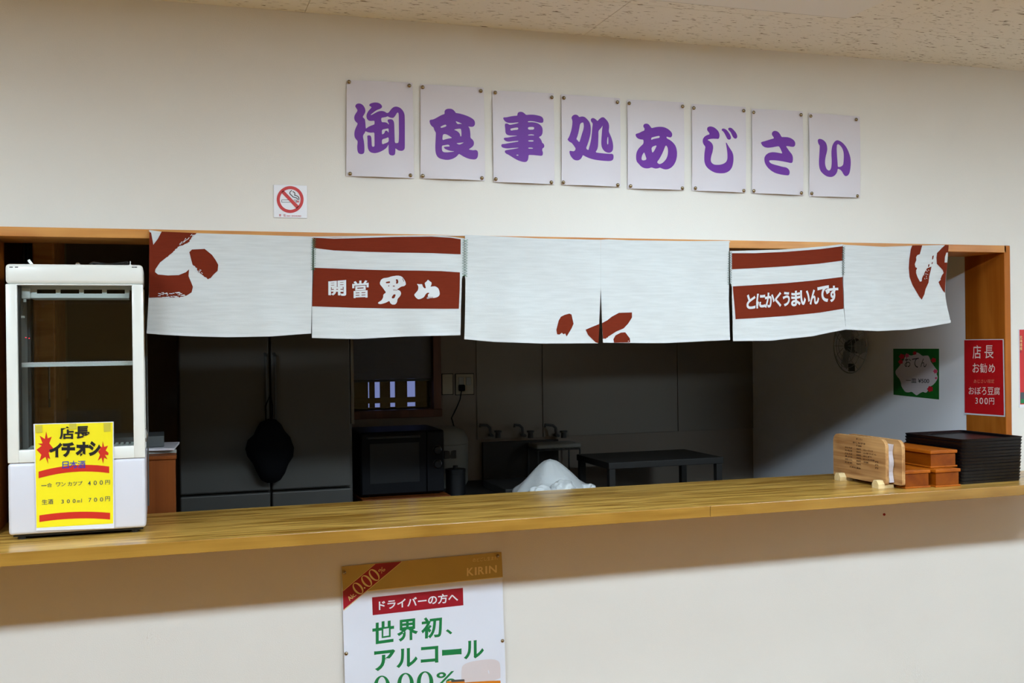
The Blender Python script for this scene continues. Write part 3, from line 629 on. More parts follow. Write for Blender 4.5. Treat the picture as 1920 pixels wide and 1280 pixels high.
if True:
    for c, x0, y0, x1, y1, sl in (('世', 385, 710, 585, 912, 28), ('界', 612, 690, 806, 890, 22), ('初', 835, 668, 1028, 866, 22), ('、', 1062, 782, 1122, 832, 6),
                              ('ア', 400, 975, 594, 1160, 22), ('ル', 604, 958, 800, 1132, 18), ('コ', 830, 940, 992, 1094, 14), ('ー', 1026, 965, 1206, 1020, 14), ('ル', 1226, 885, 1412, 1052, 18)):
        k = sl*.5; prt('green_letter', 'dgreen', lambda P: P.text(c, K(x0, y0+k, x1, y0-k, x1, y1-k, x0, y1+k), .026), .0010, 14)
    prt('green_letter', 'dgreen', lambda P: P.text('%', K(975, 1182, 1150, 1165, 1150, 1290, 975, 1300), .012), .0010, 14)

def nums(P):
    for cx_, cy_ in ((472, 1310), (690, 1285), (870, 1270)):
        P.ring(K(cx_, cy_)[0], (15.4, 20.5), (8.2, 18.2), 40)
prt('large_numerals', 'dgreen', nums, .0011, 0)
prt('foam_head', 'foam', lambda P: P.poly(K(1205,1140,1225,1105,1290,1080,1400,1062,1500,1055,1545,1072,1560,1110,1562,1260,1205,1285), (), 1), .0010)
prt('beer_body', 'amber', lambda P: (P.poly(K(1198, 1275, 1562, 1252, 1570, 2000, 1210, 2000)), P.poly(K(1070, 1262, 1235, 1250, 1240, 2000, 1080, 2000))), .0012)
prt('can_rim', 'gasket', lambda P: P.poly(K(1110, 1250, 1232, 1243, 1234, 1262, 1112, 1270)), .0016, 0)
for t in ((645, 1072), (932, 1041), (648.5, 1224), (941, 1200)): tack(PY(t[0], t[1], -.004)-Vector((0, .006, 0)), e, .0058)

# red card on the right jamb
V7 = Zm(1800, 620, 7.11)
sfr = plane_x(3.0305)
q = V7(57, 115, 584, 110, 604, 1147, 55, 1112)
c3 = [PX(a[0], a[1], 3.03) for a in q]
e = empty('red_price_card', (3.03, c3[0].y*.5+c3[1].y*.5, c3[3].z), 'red card with pale handwritten menu lettering taped to the right jamb', 'sign')
quadsheet(q, lambda a, b, d: sfr(a, b, .0005), 'card', M['signwhite'], e, 2)
Print().poly(V7(60, 125, 572, 120, 588, 1128, 65, 1092)).build('red_face', M['rsign'], sfr, e, .0010)
P = Print()
def vt(P, ch, x0, y0, x1, y1, b=0.): P.text(ch, V7(x0, y0, x1, y0, x1, y1, x0, y1), b)
vt(P, '店', 172, 190, 285, 372, .006); vt(P, '長', 330, 192, 452, 368, .006)
vt(P, 'お', 172, 430, 262, 556, .006); vt(P, '勧', 270, 432, 364, 560, .002); vt(P, 'め', 385, 440, 470, 558, .006)
for ch, x0, x1 in (('お', 120, 192), ('ぼ', 202, 285), ('ろ', 295, 355), ('豆', 372, 452), ('腐', 458, 536)): vt(P, ch, x0, 748+(x0-120)*.01, x1, 845+(x0-120)*.03, .004)
for ch, x0, x1 in (('3', 208, 242), ('0', 265, 312), ('0', 330, 376), ('円', 392, 460)): vt(P, ch, x0, 890+(x0-200)*.02, x1, 972+(x0-200)*.05, .006)
P.build('pale_lettering', M['chalk'], sfr, e, .0016)
P = Print(); vt(P, 'あじさい限定', 188, 645, 460, 698); P.build('orange_lettering', M['orangeink'], sfr, e, .0016)

# green oden card on the kitchen side wall
G9 = Zm(1640, 630, 9.14)
sfg = plane_x(3.0355)
q = G9(320, 215, 1105, 215, 1105, 1085, 325, 1002)
c3 = [PX(a[0], a[1], 3.0355) for a in q]
e = empty('green_menu_card', (3.035, (c3[0].y+c3[1].y)/2, c3[3].z), 'green flowered oden menu card on the dim kitchen side wall', 'sign')
quadsheet(q, lambda a, b, d: sfg(a, b, .0005), 'card', M['green'], e, 2)
P = Print(); n = 44
P.poly([G9(725+(335+18*math.sin(i*.9)*2)*math.cos(2*math.pi*i/n)*1.0, 645+(345+14*math.cos(i*1.7)*2)*math.sin(2*math.pi*i/n))[0] for i in range(n)], (), 1)
P.build('cream_panel', M['cream'], sfg, e, .0010)
P = Print()
P.text('お', G9(520, 365, 625, 365, 625, 530, 520, 525)); P.text('て', G9(645, 375, 760, 370, 760, 540, 645, 535)); P.text('ん', G9(790, 385, 895, 380, 895, 530, 790, 530))
P.text('一皿 ¥500', G9(540, 725, 940, 730, 940, 805, 540, 795), .012); P.build('card_lettering', M['inkb'], sfg, e, .0015)
P = Print()
for x, y, r in ((470, 350, 6.0), (1015, 412, 5.2), (955, 905, 6.2), (690, 290, 4), (450, 440, 5)):
    c = G9(x, y)[0]
    P.add([c]+[(c[0]+r*(1 if k % 2 else .72)*math.cos(k*math.pi/5), c[1]+r*(1 if k % 2 else .72)*math.sin(k*math.pi/5)) for k in range(10)], [(0, k+1, (k+1) % 10+1) for k in range(10)])
P.build('crimson_flowers', M['crimson'], sfg, e, .0014)
P = Print()
for x, y, r in ((1045, 602, 4.6), (1055, 718, 2.4), (560, 330, 4.4)):
    c = G9(x, y)[0]
    P.add([c]+[(c[0]+r*(1 if k % 2 else .72)*math.cos(k*math.pi/5), c[1]+r*(1 if k % 2 else .72)*math.sin(k*math.pi/5)) for k in range(10)], [(0, k+1, (k+1) % 10+1) for k in range(10)])
P.build('pink_flowers', M['pink'], sfg, e, .0014)

# poster on the wall at the right edge of the picture
a = PY(1909, 617, 0); b_ = PY(1906.5, 764, 0)
e = empty('red_wall_poster', (a.x+.13, -.002, b_.z), 'red poster with gold lettering cut off by the right edge of the photo', 'poster')
MB().box(a.x, a.x+.26, -.0025, -.0004, b_.z, a.z).build('sheet', M['signwhite'], e)
MB().box(a.x+.003, a.x+.257, -.0034, -.0027, b_.z+.012, a.z-.0015).build('red_face', M['rsign'], e)
MB().box(a.x+.004, a.x+.0105, -.0041, -.0036, a.z-.09, a.z-.022).build('purple_strip', M['ribbon'], e)
P = Print()
for k, ch in enumerate('北海道産'): P.text(ch, (1911.6, 629+k*7, 1916.5, 635+k*7), .0)
P.build('gold_lettering', M['goldline'], plane_y(-.0036), e, .0008)
MB().box(a.x+.004, a.x+.06, -.0041, -.0036, b_.z+.02, b_.z+.058, .0002).build('blue_picture', M['inknavy'], e)
MB().box(a.x+.004, a.x+.05, -.0046, -.0042, b_.z+.016, b_.z+.032, .0002).build('green_picture', M['dgreen'], e)
# red-brown hook under the shelf
c = PY(1657, 964, 0)
tag(MB().lathe([(.001, 0), (.0045, .001), (.005, .004), (.003, .007), (0, .008)], Matrix.Translation(c) @ Matrix.Rotation(math.radians(90), 4, 'X'), 12).build('wall_pin', M['ribbon'], None, True), 'tiny red-brown pin stuck in the wall under the shelf', 'pin')

# ================================================================== SHOWCASE REFRIGERATOR
fx0, fx1, fy0, fy1 = -.3995, -.0505, -.14, .155
fb, fm, fo, ft = SH+.0145, R(-.318), R(.163), R(.217)     # bottom, lower panel top, glass top, body top
e = empty('showcase_refrigerator', ((fx0+fx1)/2, 0, SH), 'white countertop glass-front display refrigerator on the left of the shelf', 'refrigerator')
MB().box(fx0, fx1, fy0, fy1, fb, fm-.0006, .009, seg=3).build('lower_body', M['whitelow'], e, True)
MB().box(fx0, fx1, fy0, fy1, fo+.0006, ft, .010, seg=3).build('top_cap', M['white'], e, True)
d = MB()                                              # door frame
d.box(fx0, -.3715, fy0, fy0+.03, fm, fo, .0025); d.box(-.0805, fx1, fy0, fy0+.03, fm, fo, .0025)
d.box(-.3725, -.0795, fy0, fy0+.03, fm, R(-.284), .0025); d.box(-.3725, -.0795, fy0+.001, fy0+.03, fo-.003, fo, .0005)
door = d.build('door', M['white'], e, True)
MB().box(-.3715, -.0805, fy0+.012, fy0+.017, R(-.285), fo-.002).build('glass_pane', M['glass'], door)
MB().box(-.3715, -.367, fy0+.02, fy0+.045, R(-.283), fo-.004).build('gasket', M['gasket'], door)
b = MB(); b.box(fx0+.001, fx0+.022, fy0+.035, fy1-.02, fm, fo); b.build('left_wall', M['greyin'], e)
b = MB(); b.box(fx1-.02, fx1-.001, fy0+.032, fy0+.06, fm, fo, .004); b.box(fx1-.02, fx1-.001, fy1-.03, fy1, fm, fo, .004); b.build('corner_posts', M['white'], e)
MB().box(fx1-.012, fx1-.007, fy0+.06, fy1-.03, fm, fo).build('side_glass', M['glass'], e)
b = MB(); b.box(fx0+.001, fx0+.03, fy1-.02, fy1, fm, fo, .002); b.build('back_post', M['gasket'], e)
MB().box(fx0+.03, fx1-.02, fy1-.012, fy1-.008, fm, fo).build('back_glass', M['glass'], e)
MB().box(fx0+.022, fx1-.02, fy0+.036, fy1-.021, fm+.0005, R(-.302), .002).build('floor_tray', M['paleplastic'], e)
b = MB()
for k in range(20): b.box(-.37+k*.0145, -.362+k*.0145, fy0+.05, fy1-.03, R(-.302), R(-.2955), .001, seg=1)
b.build('drain_ribs', M['paleplastic'], e)
# fan housing under the roof, with four slots
A = Zm(0, 420, 4.572)
yv = fy0+.05
def vz(y): return PY(0, 420+y/4.572, yv).z
vv = [PY(*A(x, 600)[0], yv).x for x in (185, 265, 1128)]
hz = [PY(*A(600, y)[0], yv).z for y in (545, 562, 594, 634)]
lv = MB()
lv.box(vv[0], vv[2], yv, yv+.16, hz[0], hz[0]+.012, .001)
lv.box(vv[1]-.006, vv[2]-.006, yv, yv+.003, hz[3], hz[2]-.0003, .001); lv.box(vv[1]-.006, vv[2]-.002, yv, yv+.003, hz[1]+.0003, hz[0], .0005)
sx = [PY(*A(x, 575)[0], yv).x for x in (265, 316, 478, 518, 678, 718, 875, 915, 1070, 1110)]
for k in range(0, 10, 2): lv.box(sx[k], sx[k+1], yv, yv+.003, hz[2]-.0006, hz[1]+.0006)
lv.box(vv[1]-.006, vv[2]-.01, yv+.003, yv+.15, hz[3], hz[3]+.003, .001)
lv.build('fan_housing', M['paleplastic'], e)
MB().box(vv[1], vv[2]-.01, yv+.02, yv+.024, hz[3]+.004, hz[0]).build('dark_duct', M['dark'], e)
MB().box(vv[0], vv[1]-.001, yv-.008, yv+.03, hz[3]-.002, hz[0], .003).build('control_box', M['paleplastic'], e)
MB().box(vv[0]+.004, vv[0]+.011, yv-.002, yv+.006, hz[3]-.011, hz[3]-.002, .001).build('sensor', M['paleplastic'], e)
MB().tube([Vector((vv[0]+.006, yv+.002, hz[3]-.012)), Vector((vv[0]+.002, yv+.004, hz[3]-.03)), Vector((vv[0]-.001, yv+.004, hz[3]-.045))], .0012, 6).build('sensor_wire', M['gasket'], e)
c = PY(*A(195, 795)[0], yv)
MB().box(c.x-.006, c.x+.005, yv-.002, yv+.01, c.z-.003, c.z+.003, .001).build('shelf_clip', M['paleplastic'], e)
for x, y in ((222, 972), (250, 978)):
    c = PY(*A(x, y)[0], yv-.01); MB().box(c.x-.0014, c.x+.0014, c.y, c.y+.001, c.z-.0008, c.z+.0008).build('indicator_light', M['led'], e)
# wire shelf
zs = PY(*A(660, 1190)[0], fy0+.045).z
b = MB(); x0s, x1s = fx0+.026, fx1-.022
b.box(x0s, x1s, fy0+.043, fy0+.047, zs-.001, zs+.0035, .0008)
for k in range(40): x = x0s+(x1s-x0s)*(k+.5)/40; b.tube([(x, fy0+.047, zs), (x, fy1-.03, zs)], .0011, 5)
for yy in (fy0+.05, fy0+.12, fy1-.03): b.tube([(x0s, yy, zs-.003), (x1s, yy, zs-.003)], .0016, 6)
b.build('wire_shelf', M['wire'], e)
b = MB()
for k in range(17): x = x0s+(x1s-x0s)*(k+.5)/17; b.box(x-.004, x+.004, fy0+.0435, fy0+.0465, zs-.0075, zs-.0042, .0006, seg=1)
b.box(x0s, x1s, fy0+.0445, fy0+.0458, zs-.009, zs-.001)
b.build('price_rail', M['paleplastic'], e)
for x0_, x1_ in ((80, 110), (128, 155), (1130, 1148), (1150, 1175)):
    p0 = PY(*A(x0_, 369)[0], fy0); p1 = PY(*A(x1_, 369)[0], fy0)
    MB().box(p0.x, p1.x, fy0-.0004, fy0+.001, p0.z-.0013, p0.z+.0013).build('screw_slot', M['gasket'], e)
b = MB(); b.box(fx0+.01, fx1-.008, fy0+.012, fy1-.012, SH+.0085, fb+.001); b.build('base_plate', M['black'], e)
for x in (fx0+.03, fx1-.03):
    for y in (fy0+.03, fy1-.03): MB().lathe([(0, 0), (.011, 0), (.011, .009), (0, .009)], Matrix.Translation((x, y, SH+.0002)), 12).build('foot', M['black'], e)
b = MB(); b.tube([(fx1+.001, fy0+.05, R(-.24)), (fx1+.005, fy0+.05, R(-.255)), (fx1+.002, fy0+.05, R(-.275))], .0015, 6); b.box(fx1, fx1+.004, fy0+.044, fy0+.056, R(-.278), R(-.268), .001); b.build('door_latch', M['chrome'], e)
b = MB(); b.tube([(fx1+.003, fy1-.03, R(.12)), (fx1+.004, fy1-.03, R(-.3)), (fx1+.003, fy1-.03, R(-.49))], .0022, 6); b.build('power_cord', M['gasket'], e)

# yellow price sheet taped on the refrigerator
Yk = Zm(0, 700, 3.3684)
sfy = plane_y(fy0)
pe = empty('yellow_price_sheet', (-.25, fy0, R(-.5)), 'laminated yellow price sheet with red stripes taped to the refrigerator front', 'sign')
quadsheet(Yk(212, 318, 718, 303, 722, 975, 230, 992), lambda a, b, d: sfy(a, b, .0030), 'laminate', M['signwhite'], pe, 2)
quadsheet(Yk(222, 322, 712, 308, 715, 945, 232, 973), lambda a, b, d: sfy(a, b, .0036), 'yellow_face', M['yellow'], pe, 2)
Print().poly(Yk(293,365,302,408,328,398,312,440,335,468,330,490,308,498,318,540,302,530,305,570,288,525,250,552,262,512,232,480,265,455,240,442,270,440,252,392,284,412)).build('star_burst', M['red'], sfy, pe, .0042)
Print().poly(Yk(650,425,658,462,683,455,668,485,686,500,684,515,663,512,680,542,658,530,652,570,642,530,618,550,632,512,620,492,634,478,622,450,645,465)).build('star_burst', M['red'], sfy, pe, .0042)
def arc(x0, y0, xm, ym, x1, y1, h, n=12):
    up = []; lo = []
    for i in range(n+1):
        t = i/n; x = x0+(x1-x0)*t; y = y0*(1-t)*(1-2*t)+4*ym*t*(1-t)*1.0+y1*t*(2*t-1); up.append((x, y)); lo.append((x, y+h))
    return Yk(*[c for p in up+lo[::-1] for c in p])
for ar in (arc(245, 618, 460, 578, 690, 586, 42), arc(250, 894, 470, 872, 696, 878, 42)): Print().poly(ar).build('red_stripe', M['red'], sfy, pe, .0042)

P = Print()
P.text('店', Yk(375, 335, 470, 332, 470, 415, 375, 415), .03); P.text('長', Yk(475, 332, 570, 330, 570, 412, 475, 412), .03)
for ch, x0, y0, x1, y1 in (('イ', 312, 435, 395, 528), ('チ', 390, 432, 475, 527), ('オ', 478, 430, 560, 525), ('シ', 558, 425, 636, 520)): P.text(ch, Yk(x0, y0, x1, y0, x1, y1, x0, y1), .06)
P.build('black_lettering', M['inkb'], sfy, pe, .0052)
P = Print(); P.text('日', Yk(395, 555, 435, 553, 435, 598, 395, 600), .012); P.text('本', Yk(440, 550, 490, 549, 490, 600, 440, 601), .008); P.text('酒', Yk(492, 550, 540, 548, 540, 596, 492, 598), .008)
P.build('blue_lettering', M['inkblue'], sfy, pe, .0052)
P = Print()
for ch, x0, x1 in (('一', 262, 295), ('合', 297, 330), ('ワ', 355, 382), ('ン', 388, 415), ('カ', 428, 455), ('ッ', 462, 487), ('プ', 492, 522), ('4', 556, 574), ('0', 592, 612), ('0', 630, 650), ('円', 665, 695)):
    s_ = -(x0-262)*.055; h0, h1 = (704, 709) if ch == '一' else ((692, 718) if ch not in '400円' else (694, 722))
    P.text(ch, Yk(x0, h0+s_, x1, h0+s_-1, x1, h1+s_-1, x0, h1+s_), .008)
for ch, x0, x1, h in (('生', 265, 300, 32), ('酒', 303, 337, 32), ('3', 388, 404, 24), ('0', 423, 442, 24), ('0', 460, 478, 24), ('m', 488, 506, 15), ('l', 514, 518, 24), ('7', 560, 578, 26), ('0', 594, 614, 26), ('0', 632, 652, 26), ('円', 665, 695, 30)):
    s_ = -(x0-265)*.052; P.text(ch, Yk(x0, 826-h+s_, x1, 826-h+s_-1, x1, 826+s_-1, x0, 826+s_), .008)
P.build('price_lettering', M['inknavy'], sfy, pe, .0044)
P = Print(); P.poly(Yk(226, 328, 266, 326, 268, 372, 228, 374)); P.poly(Yk(655, 312, 697, 310, 698, 365, 657, 368)); P.poly(Yk(440, 315, 482, 314, 482, 350, 440, 352))
P.build('tape', M['tape'], sfy, pe, .0050)

# things lying on top of the refrigerator
tp = ft
o = MB().box(-.0035, .0035, -.003, .003, 0, .016, .001).build('bag_clip', M['wire']); o.location = (-.337, -.10, tp+.0005); o.rotation_euler = (0, math.radians(-35), 0)
tag(o, 'small white clip leaning on the refrigerator top at left', 'clip')
c = PZ(155, 490, tp)
tag(MB().lathe([(0, 0), (.006, 0), (.007, .004), (.004, .008), (0, .009)], Matrix.Translation((-.222, -.09, tp)), 12).build('metal_cap', M['chrome'], None, True), 'small shiny metal cap on top of the refrigerator', 'cap')
b = MB()
for k in range(3):
    cc = Vector((-.148+k*.006, -.07, tp+.004+k*.002)); b.tube([cc+Vector((.045*math.cos(t), .03*math.sin(t), .004*math.sin(2*t+k))) for t in [2*math.pi*i/18 for i in range(18)]], .0022, 6, closed=True)
b.tube([(-.103, -.07, tp+.004), (-.085, -.08, tp+.003), (-.07, -.095, tp+.003)], .002, 6)
tag(b.build('coiled_cable', M['black'], None, True), 'black cable coiled on top of the refrigerator at right', 'cable')
tag(MB().lathe([(0, 0), (.004, 0), (.004, .002), (.0012, .003), (.001, .012), (0, .012)], Matrix.Translation((-.084, -.11, tp)), 8).build('white_pin', M['wire'], None, True), 'tiny upright white pin on the refrigerator top right corner', 'pin')

# ================================================================== MENU BOARDS, BOXES, TRAYS
mb = empty('menu_board_stand', (2.35, -.05, SH), 'two round-cornered wooden menu boards standing on pale wooden feet', 'menu')
def board(x, t, y0, y1, z0, z1, r=.028):
    pts = []
    for cy_, cz_, a0 in ((y1-r, z1-r, 0), (y0+r, z1-r, 90)):
        for k in range(7): a = math.radians(a0+k*15); pts.append((x, cy_+r*math.cos(a), cz_+r*math.sin(a)))
    rb = .006
    for cy_, cz_, a0 in ((y0+rb, z0+rb, 180), (y1-rb, z0+rb, 270)):
        for k in range(4): a = math.radians(a0+k*30); pts.append((x, cy_+rb*math.cos(a), cz_+rb*math.sin(a)))
    return MB().prism(pts, (t, 0, 0))
zb, zt = SH+.013, SH+.166
sh_ = math.radians(0)
b1 = board(2.338, .013, -.205, .095, zb, zt).build('board', M['menuwood'], mb)
b2 = board(2.373, .013, -.245, .065, zb, zt).build('board', M['menuwood'], mb)
MB().prism([(2.3525, -.205+.012*math.sin(i/3)*0-.003*math.cos(i*1.1), SH+.02+i*.0118) for i in range(12)]+[(2.3525, .05, SH+.15), (2.3525, .05, SH+.02)], (.017, 0, 0)).build('paper_bundle', M['paper'], mb)
for yy in (-.182, .035):
    pr = [(2.312, yy-.017, SH+.0003), (2.312, yy+.017, SH+.0003), (2.312, yy+.018, SH+.013), (2.312, yy+.009, SH+.027), (2.312, yy-.008, SH+.027), (2.312, yy-.018, SH+.014)]
    pr2 = MB(); pr2.prism(pr, (.0255, 0, 0)); pr2.prism([(2.338, p[1], p[2]) for p in [(0, yy-.013, SH+.0003), (0, yy+.013, SH+.0003), (0, yy+.013, SH+.012), (0, yy-.013, SH+.012)]], (.040, 0, 0))
    pr2.build('foot', M['palewood'], mb)
# burnt lettering on the front board
N8 = Zm(1550, 780, 8.53); sfm = plane_x(2.338); P = Print()
rd = random.Random(4)
def ln(t, x0, y0, x1, y1, h):
    P.text(t, N8(x0, y0, x1, y1, x1, y1+h, x0, y0+h), .014)
ln('あじさい', 475, 345, 575, 362, 28); ln('おしながき', 420, 400, 620, 430, 30); ln('醤油味', 475, 455, 560, 468, 28)
rows = ['かけそば', 'たぬき', 'ざるそば', '天ぷら', '月見うどん', 'わかめ']
for k, t in enumerate(rows):
    y = 480+k*48; ln(t, 295, y, 410, y+16, 26); ln('%d00円' % (4+k), 478, y+28, 548, y+40, 24)
    if k < 5: ln(['カレーライス', '山菜うどん', 'おにぎり', 'ビール中瓶', '冷奴'][k], 590, y+48, 590+[150, 210, 130, 180, 80][k], y+48+[20, 28, 18, 26, 12][k], 26)
    if k > 2: ln('円', 780, y+95, 825, y+102, 24)
ln('焼酎お湯割', 370, 790, 545, 825, 26)
P.build('burnt_lettering', M['menuink'], sfm, b1, .0008)

def wood_box(name, x0, x1, y0, y1, z0, h, label):
    e = empty(name, ((x0+x1)/2, (y0+y1)/2, z0), label, 'box', 'orange-brown wooden boxes beside the trays')
    i = .005
    MB().box(x0-.0, x1+.0, y0-.0, y1, z0, z0+.006, .0015).build('base_rim', M['boxedge'], e)
    MB().box(x0+i, x1-i, y0+i, y1-i, z0+.006, z0+h-.0125, .001).build('body', M['boxwood'], e)
    b = MB(); b.box(x0, x1, y0, y1, z0+h-.012, z0+h-.001, .002); b.box(x0+.010, x1-.010, y0+.010, y1-.010, z0+h-.002, z0+h, .001); b.build('lid', M['boxedge'], e)
h = .0615
wood_box('wooden_box', 2.392, 2.497, -.237, .04, SH+.0002, h, 'orange-brown wooden box on the shelf directly behind the menu boards, lower left')
wood_box('wooden_box', 2.508, 2.613, -.248, .03, SH+.0002, h, 'orange-brown wooden box on the shelf touching the black trays, lower right')
wood_box('wooden_box', 2.515, 2.628, -.215, .075, SH+h+.0008, .060, 'orange-brown wooden box lying on top of the two others')
# stack of trays
ords = ['topmost', 'second from the top', 'third from the top', 'fourth from the top', 'fifth from the top', 'sixth from the top', 'seventh from the top', 'eighth from the top', 'sixth from the bottom', 'fifth from the bottom', 'fourth from the bottom', 'third from the bottom', 'second from the bottom', 'lowest']
def tray_bm(w, d, h):
    b = bmesh.new()
    def ring(hw, hd, z, r):
        o = []
        for sx_, sy_, a0 in ((1, 1, 0), (-1, 1, 90), (-1, -1, 180), (1, -1, 270)):
            for k in range(5): a = math.radians(a0+k*22.5); o.append(b.verts.new((sx_*(hw-r)+r*math.cos(a), sy_*(hd-r)+r*math.sin(a), z)))
        return o
    R_ = [ring(w/2-.0034, d/2-.0034, 0, .016), ring(w/2-.0018, d/2-.0018, h*.7, .016), ring(w/2-.0006, d/2-.0006, h*.72, .017), ring(w/2, d/2, h-.001, .017), ring(w/2-.0008, d/2-.0008, h, .017), ring(w/2-.004, d/2-.004, h, .015), ring(w/2-.006, d/2-.006, h-.001, .014), ring(w/2-.011, d/2-.011, .002, .012)]
    for A_, B_ in zip(R_, R_[1:]):
        for j in range(20): b.faces.new((A_[j], A_[(j+1) % 20], B_[(j+1) % 20], B_[j]))
    b.faces.new(R_[0][::-1]); b.faces.new(R_[-1])
    bmesh.ops.recalc_face_normals(b, faces=b.faces[:])
    me = bpy.data.meshes.new('serving_tray'); b.to_mesh(me); b.free()
    me.polygons.foreach_set('use_smooth', [True]*len(me.polygons)); me.set_sharp_from_angle(angle=math.radians(50)); me.materials.append(M['lacquer']); return me
tme = tray_bm(.275, .305, .01112)
n = 14; pitch = .0112
for k in range(n):
    o = bpy.data.objects.new('serving_tray', tme); COL.objects.link(o)
    o.location = (2.762+rd.uniform(-.0012, .0012)+.012*(n-k)/n, -.070+rd.uniform(-.001, .001), SH+.0003+pitch*(n-1-k)); o.rotation_euler.z = math.radians(2.0+rd.uniform(-.25, .25))
    tag(o, 'black lacquered serving tray, %s in the stack of fourteen' % ords[k], 'tray', 'black serving trays stacked at the shelf end')

# ================================================================== KITCHEN
# wooden cabinet behind the shelf next to the refrigerator
cz = R(-.352)
e = empty('side_cabinet', (-.18, .4, 0), 'low brown wooden cabinet behind the shelf beside the refrigerator', 'cabinet')
MB().box(-.36, .033, .235, .62, 0, cz-.012, .002).build('body', M['cupboard'], e)
MB().box(-.365, .036, .228, .625, cz-.012, cz, .002).build('top', M['cupboard'], e)
for k, (x, m_, lb) in enumerate(((-.02, 'greyin', 'grey folder lying on the low cabinet, lowest of the pile'), (-.03, 'paper', 'white papers lying on top of the folder on the low cabinet'))):
    o = MB().box(-.16, .16, -.11, .11, 0, .010-.003*k, .001).build('folder' if k == 0 else 'paper_pile', M[m_]); o.location = (-.13+.01*k, .40, cz+.0005+k*.0108); o.rotation_euler.z = math.radians(4-9*k); tag(o, lb, 'folder' if k == 0 else 'paper')
o = MB().box(-.13, .13, -.09, .09, 0, .035, .002).build('document_tray', M['gasket']); o.location = (-.13, .41, cz+.0195); tag(o, 'shallow dark tray on the papers of the low cabinet', 'tray')
# tall cupboard seen through the refrigerator glass
xa = PY(62, 600, 1.0).x; xb = PY(103, 600, 1.0).x
e = empty('tall_cupboard', ((xa+xb)/2, 1.2, 0), 'tall narrow brown cupboard seen through the refrigerator glass', 'cupboard')
MB().box(xa, xb, 1.0, 1.45, 0, 1.95, .003).build('body', M['trimwood'], e)
MB().box(xa+.004, xb-.004, .985, .9995, .08, 1.93, .002).build('door', M['trimwood'], e)
MB().tube([(xb-.02, .975, 1.3), (xb-.02, .965, 1.33), (xb-.02, .975, 1.45)], .004, 6).build('handle', M['chrome'], e)
for k, (p0, p1, y, z0, z1, m_, lb) in enumerate(((8, 42, 1.2, .7, 2.1, 'cupboard', 'dark brown wall panel board standing left behind the refrigerator'), (46, 68, 1.3, 1.2, 2.2, 'blind', 'grey cloth hanging in the dim kitchen behind the refrigerator, left one'), (102, 124, 1.6, 1.3, 2.2, 'ivory', 'pale olive cloth hanging in the dim kitchen behind the refrigerator, right one'))):
    xa = PY(p0, 470, y).x; xb = PY(p1, 470, y).x
    if k == 0: tag(MB().box(xa, xb, y, y+.03, 0, z1, .002).build('leaning_board', M[m_]), lb, 'board')
    else:
        b = MB(); n_ = 8
        A_ = [b.b.verts.new((xa+(xb-xa)*i/n_, y+.012*math.sin(i*1.9), z0)) for i in range(n_+1)]; B_ = [b.b.verts.new((xa+(xb-xa)*i/n_, y+.008*math.sin(i*1.9), z1)) for i in range(n_+1)]
        for i in range(n_): b.b.faces.new((A_[i], A_[i+1], B_[i+1], B_[i]))
        e = empty('hanging_cloth', ((xa+xb)/2, y, z0), lb, 'cloth'); b.build('cloth', M[m_], e, True); MB().tube([((xa+xb)/2, y, z1-.01), ((xa+xb)/2, y, 2.6)], .003, 6).build('cord', M['gasket'], e)
# tall two-door kitchen refrigerator
rx0, rx1, ry0 = .058, .757, 1.2
e = empty('kitchen_refrigerator', (.41, 1.5, 0), 'large dark double-door kitchen refrigerator behind the curtain', 'refrigerator')
MB().box(rx0, rx1, ry0+.04, 1.80, .1, 2.0, .004).build('body', M['stainlessd'], e)
MB().box(rx0+.03, rx1-.03, ry0+.08, 1.78, 0, .1).build('plinth', M['dark'], e)
sz = R(-.61)
for a, b_ in ((rx0, .4115), (.4185, rx1-.012)):
    MB().box(a, b_, ry0, ry0+.038, sz, 1.98, .006).build('door', M['stainlessd'], e)
    MB().box(a, b_, ry0, ry0+.038, .12, sz-.008, .006).build('lower_door', M['stainlessd'], e)
for x in (.397, .433):
    MB().tube([(x, ry0, R(-.05)), (x, ry0-.03, R(-.06)), (x, ry0-.03, R(-.50)), (x, ry0, R(-.51))], .006, 8).build('handle', M['gasket'], e)
MB().box(rx1-.009, rx1+.003, ry0+.002, ry0+.04, R(-.35), 1.98, .001).build('side_trim', M['stainless'], e)
# black bag hanging on the handles
yb_ = ry0-.056
def prof(pts): return [PY(270+x/3.556, 600+y/3.556, yb_) for x, y in pts]
pr = prof([(835,655),(880,662),(915,695),(940,740),(975,780),(1000,850),(995,910),(965,955),(940,1020),(910,1065),(870,1085),(820,1085),(780,1065),(750,1010),(725,955),(690,910),(675,860),(690,800),(730,765),(750,720),(775,680)])
b = MB(); cen = sum(pr, Vector())/len(pr); rings = []
for s_, dy in ((1, 0), (.93, -.02), (.72, -.036), (.4, -.045)): rings.append([b.b.verts.new(cen+(p-cen)*s_+Vector((0, dy, 0))) for p in pr])
back = [b.b.verts.new(cen+(p-cen)*.9+Vector((0, .012, 0))) for p in pr]
for A_, B_ in zip([back]+rings, rings):
    for j in range(len(pr)): b.b.faces.new((A_[j], A_[(j+1) % len(pr)], B_[(j+1) % len(pr)], B_[j]))
b.b.faces.new(rings[-1]); b.b.faces.new(back[::-1])
e = empty('black_bag', cen, 'black rounded bag hanging from the kitchen refrigerator handles', 'bag'); b.build('pouch', M['dark'], e, True)
tpz = pr[0]; MB().tube([tpz+Vector((-.012, .01, -.02)), tpz+Vector((-.014, .0, .05)), Vector((.415, ry0-.031, tpz.z+.10)), tpz+Vector((.014, .0, .05)), tpz+Vector((.012, .01, -.02))], .003, 6).build('strap', M['dark'], e)
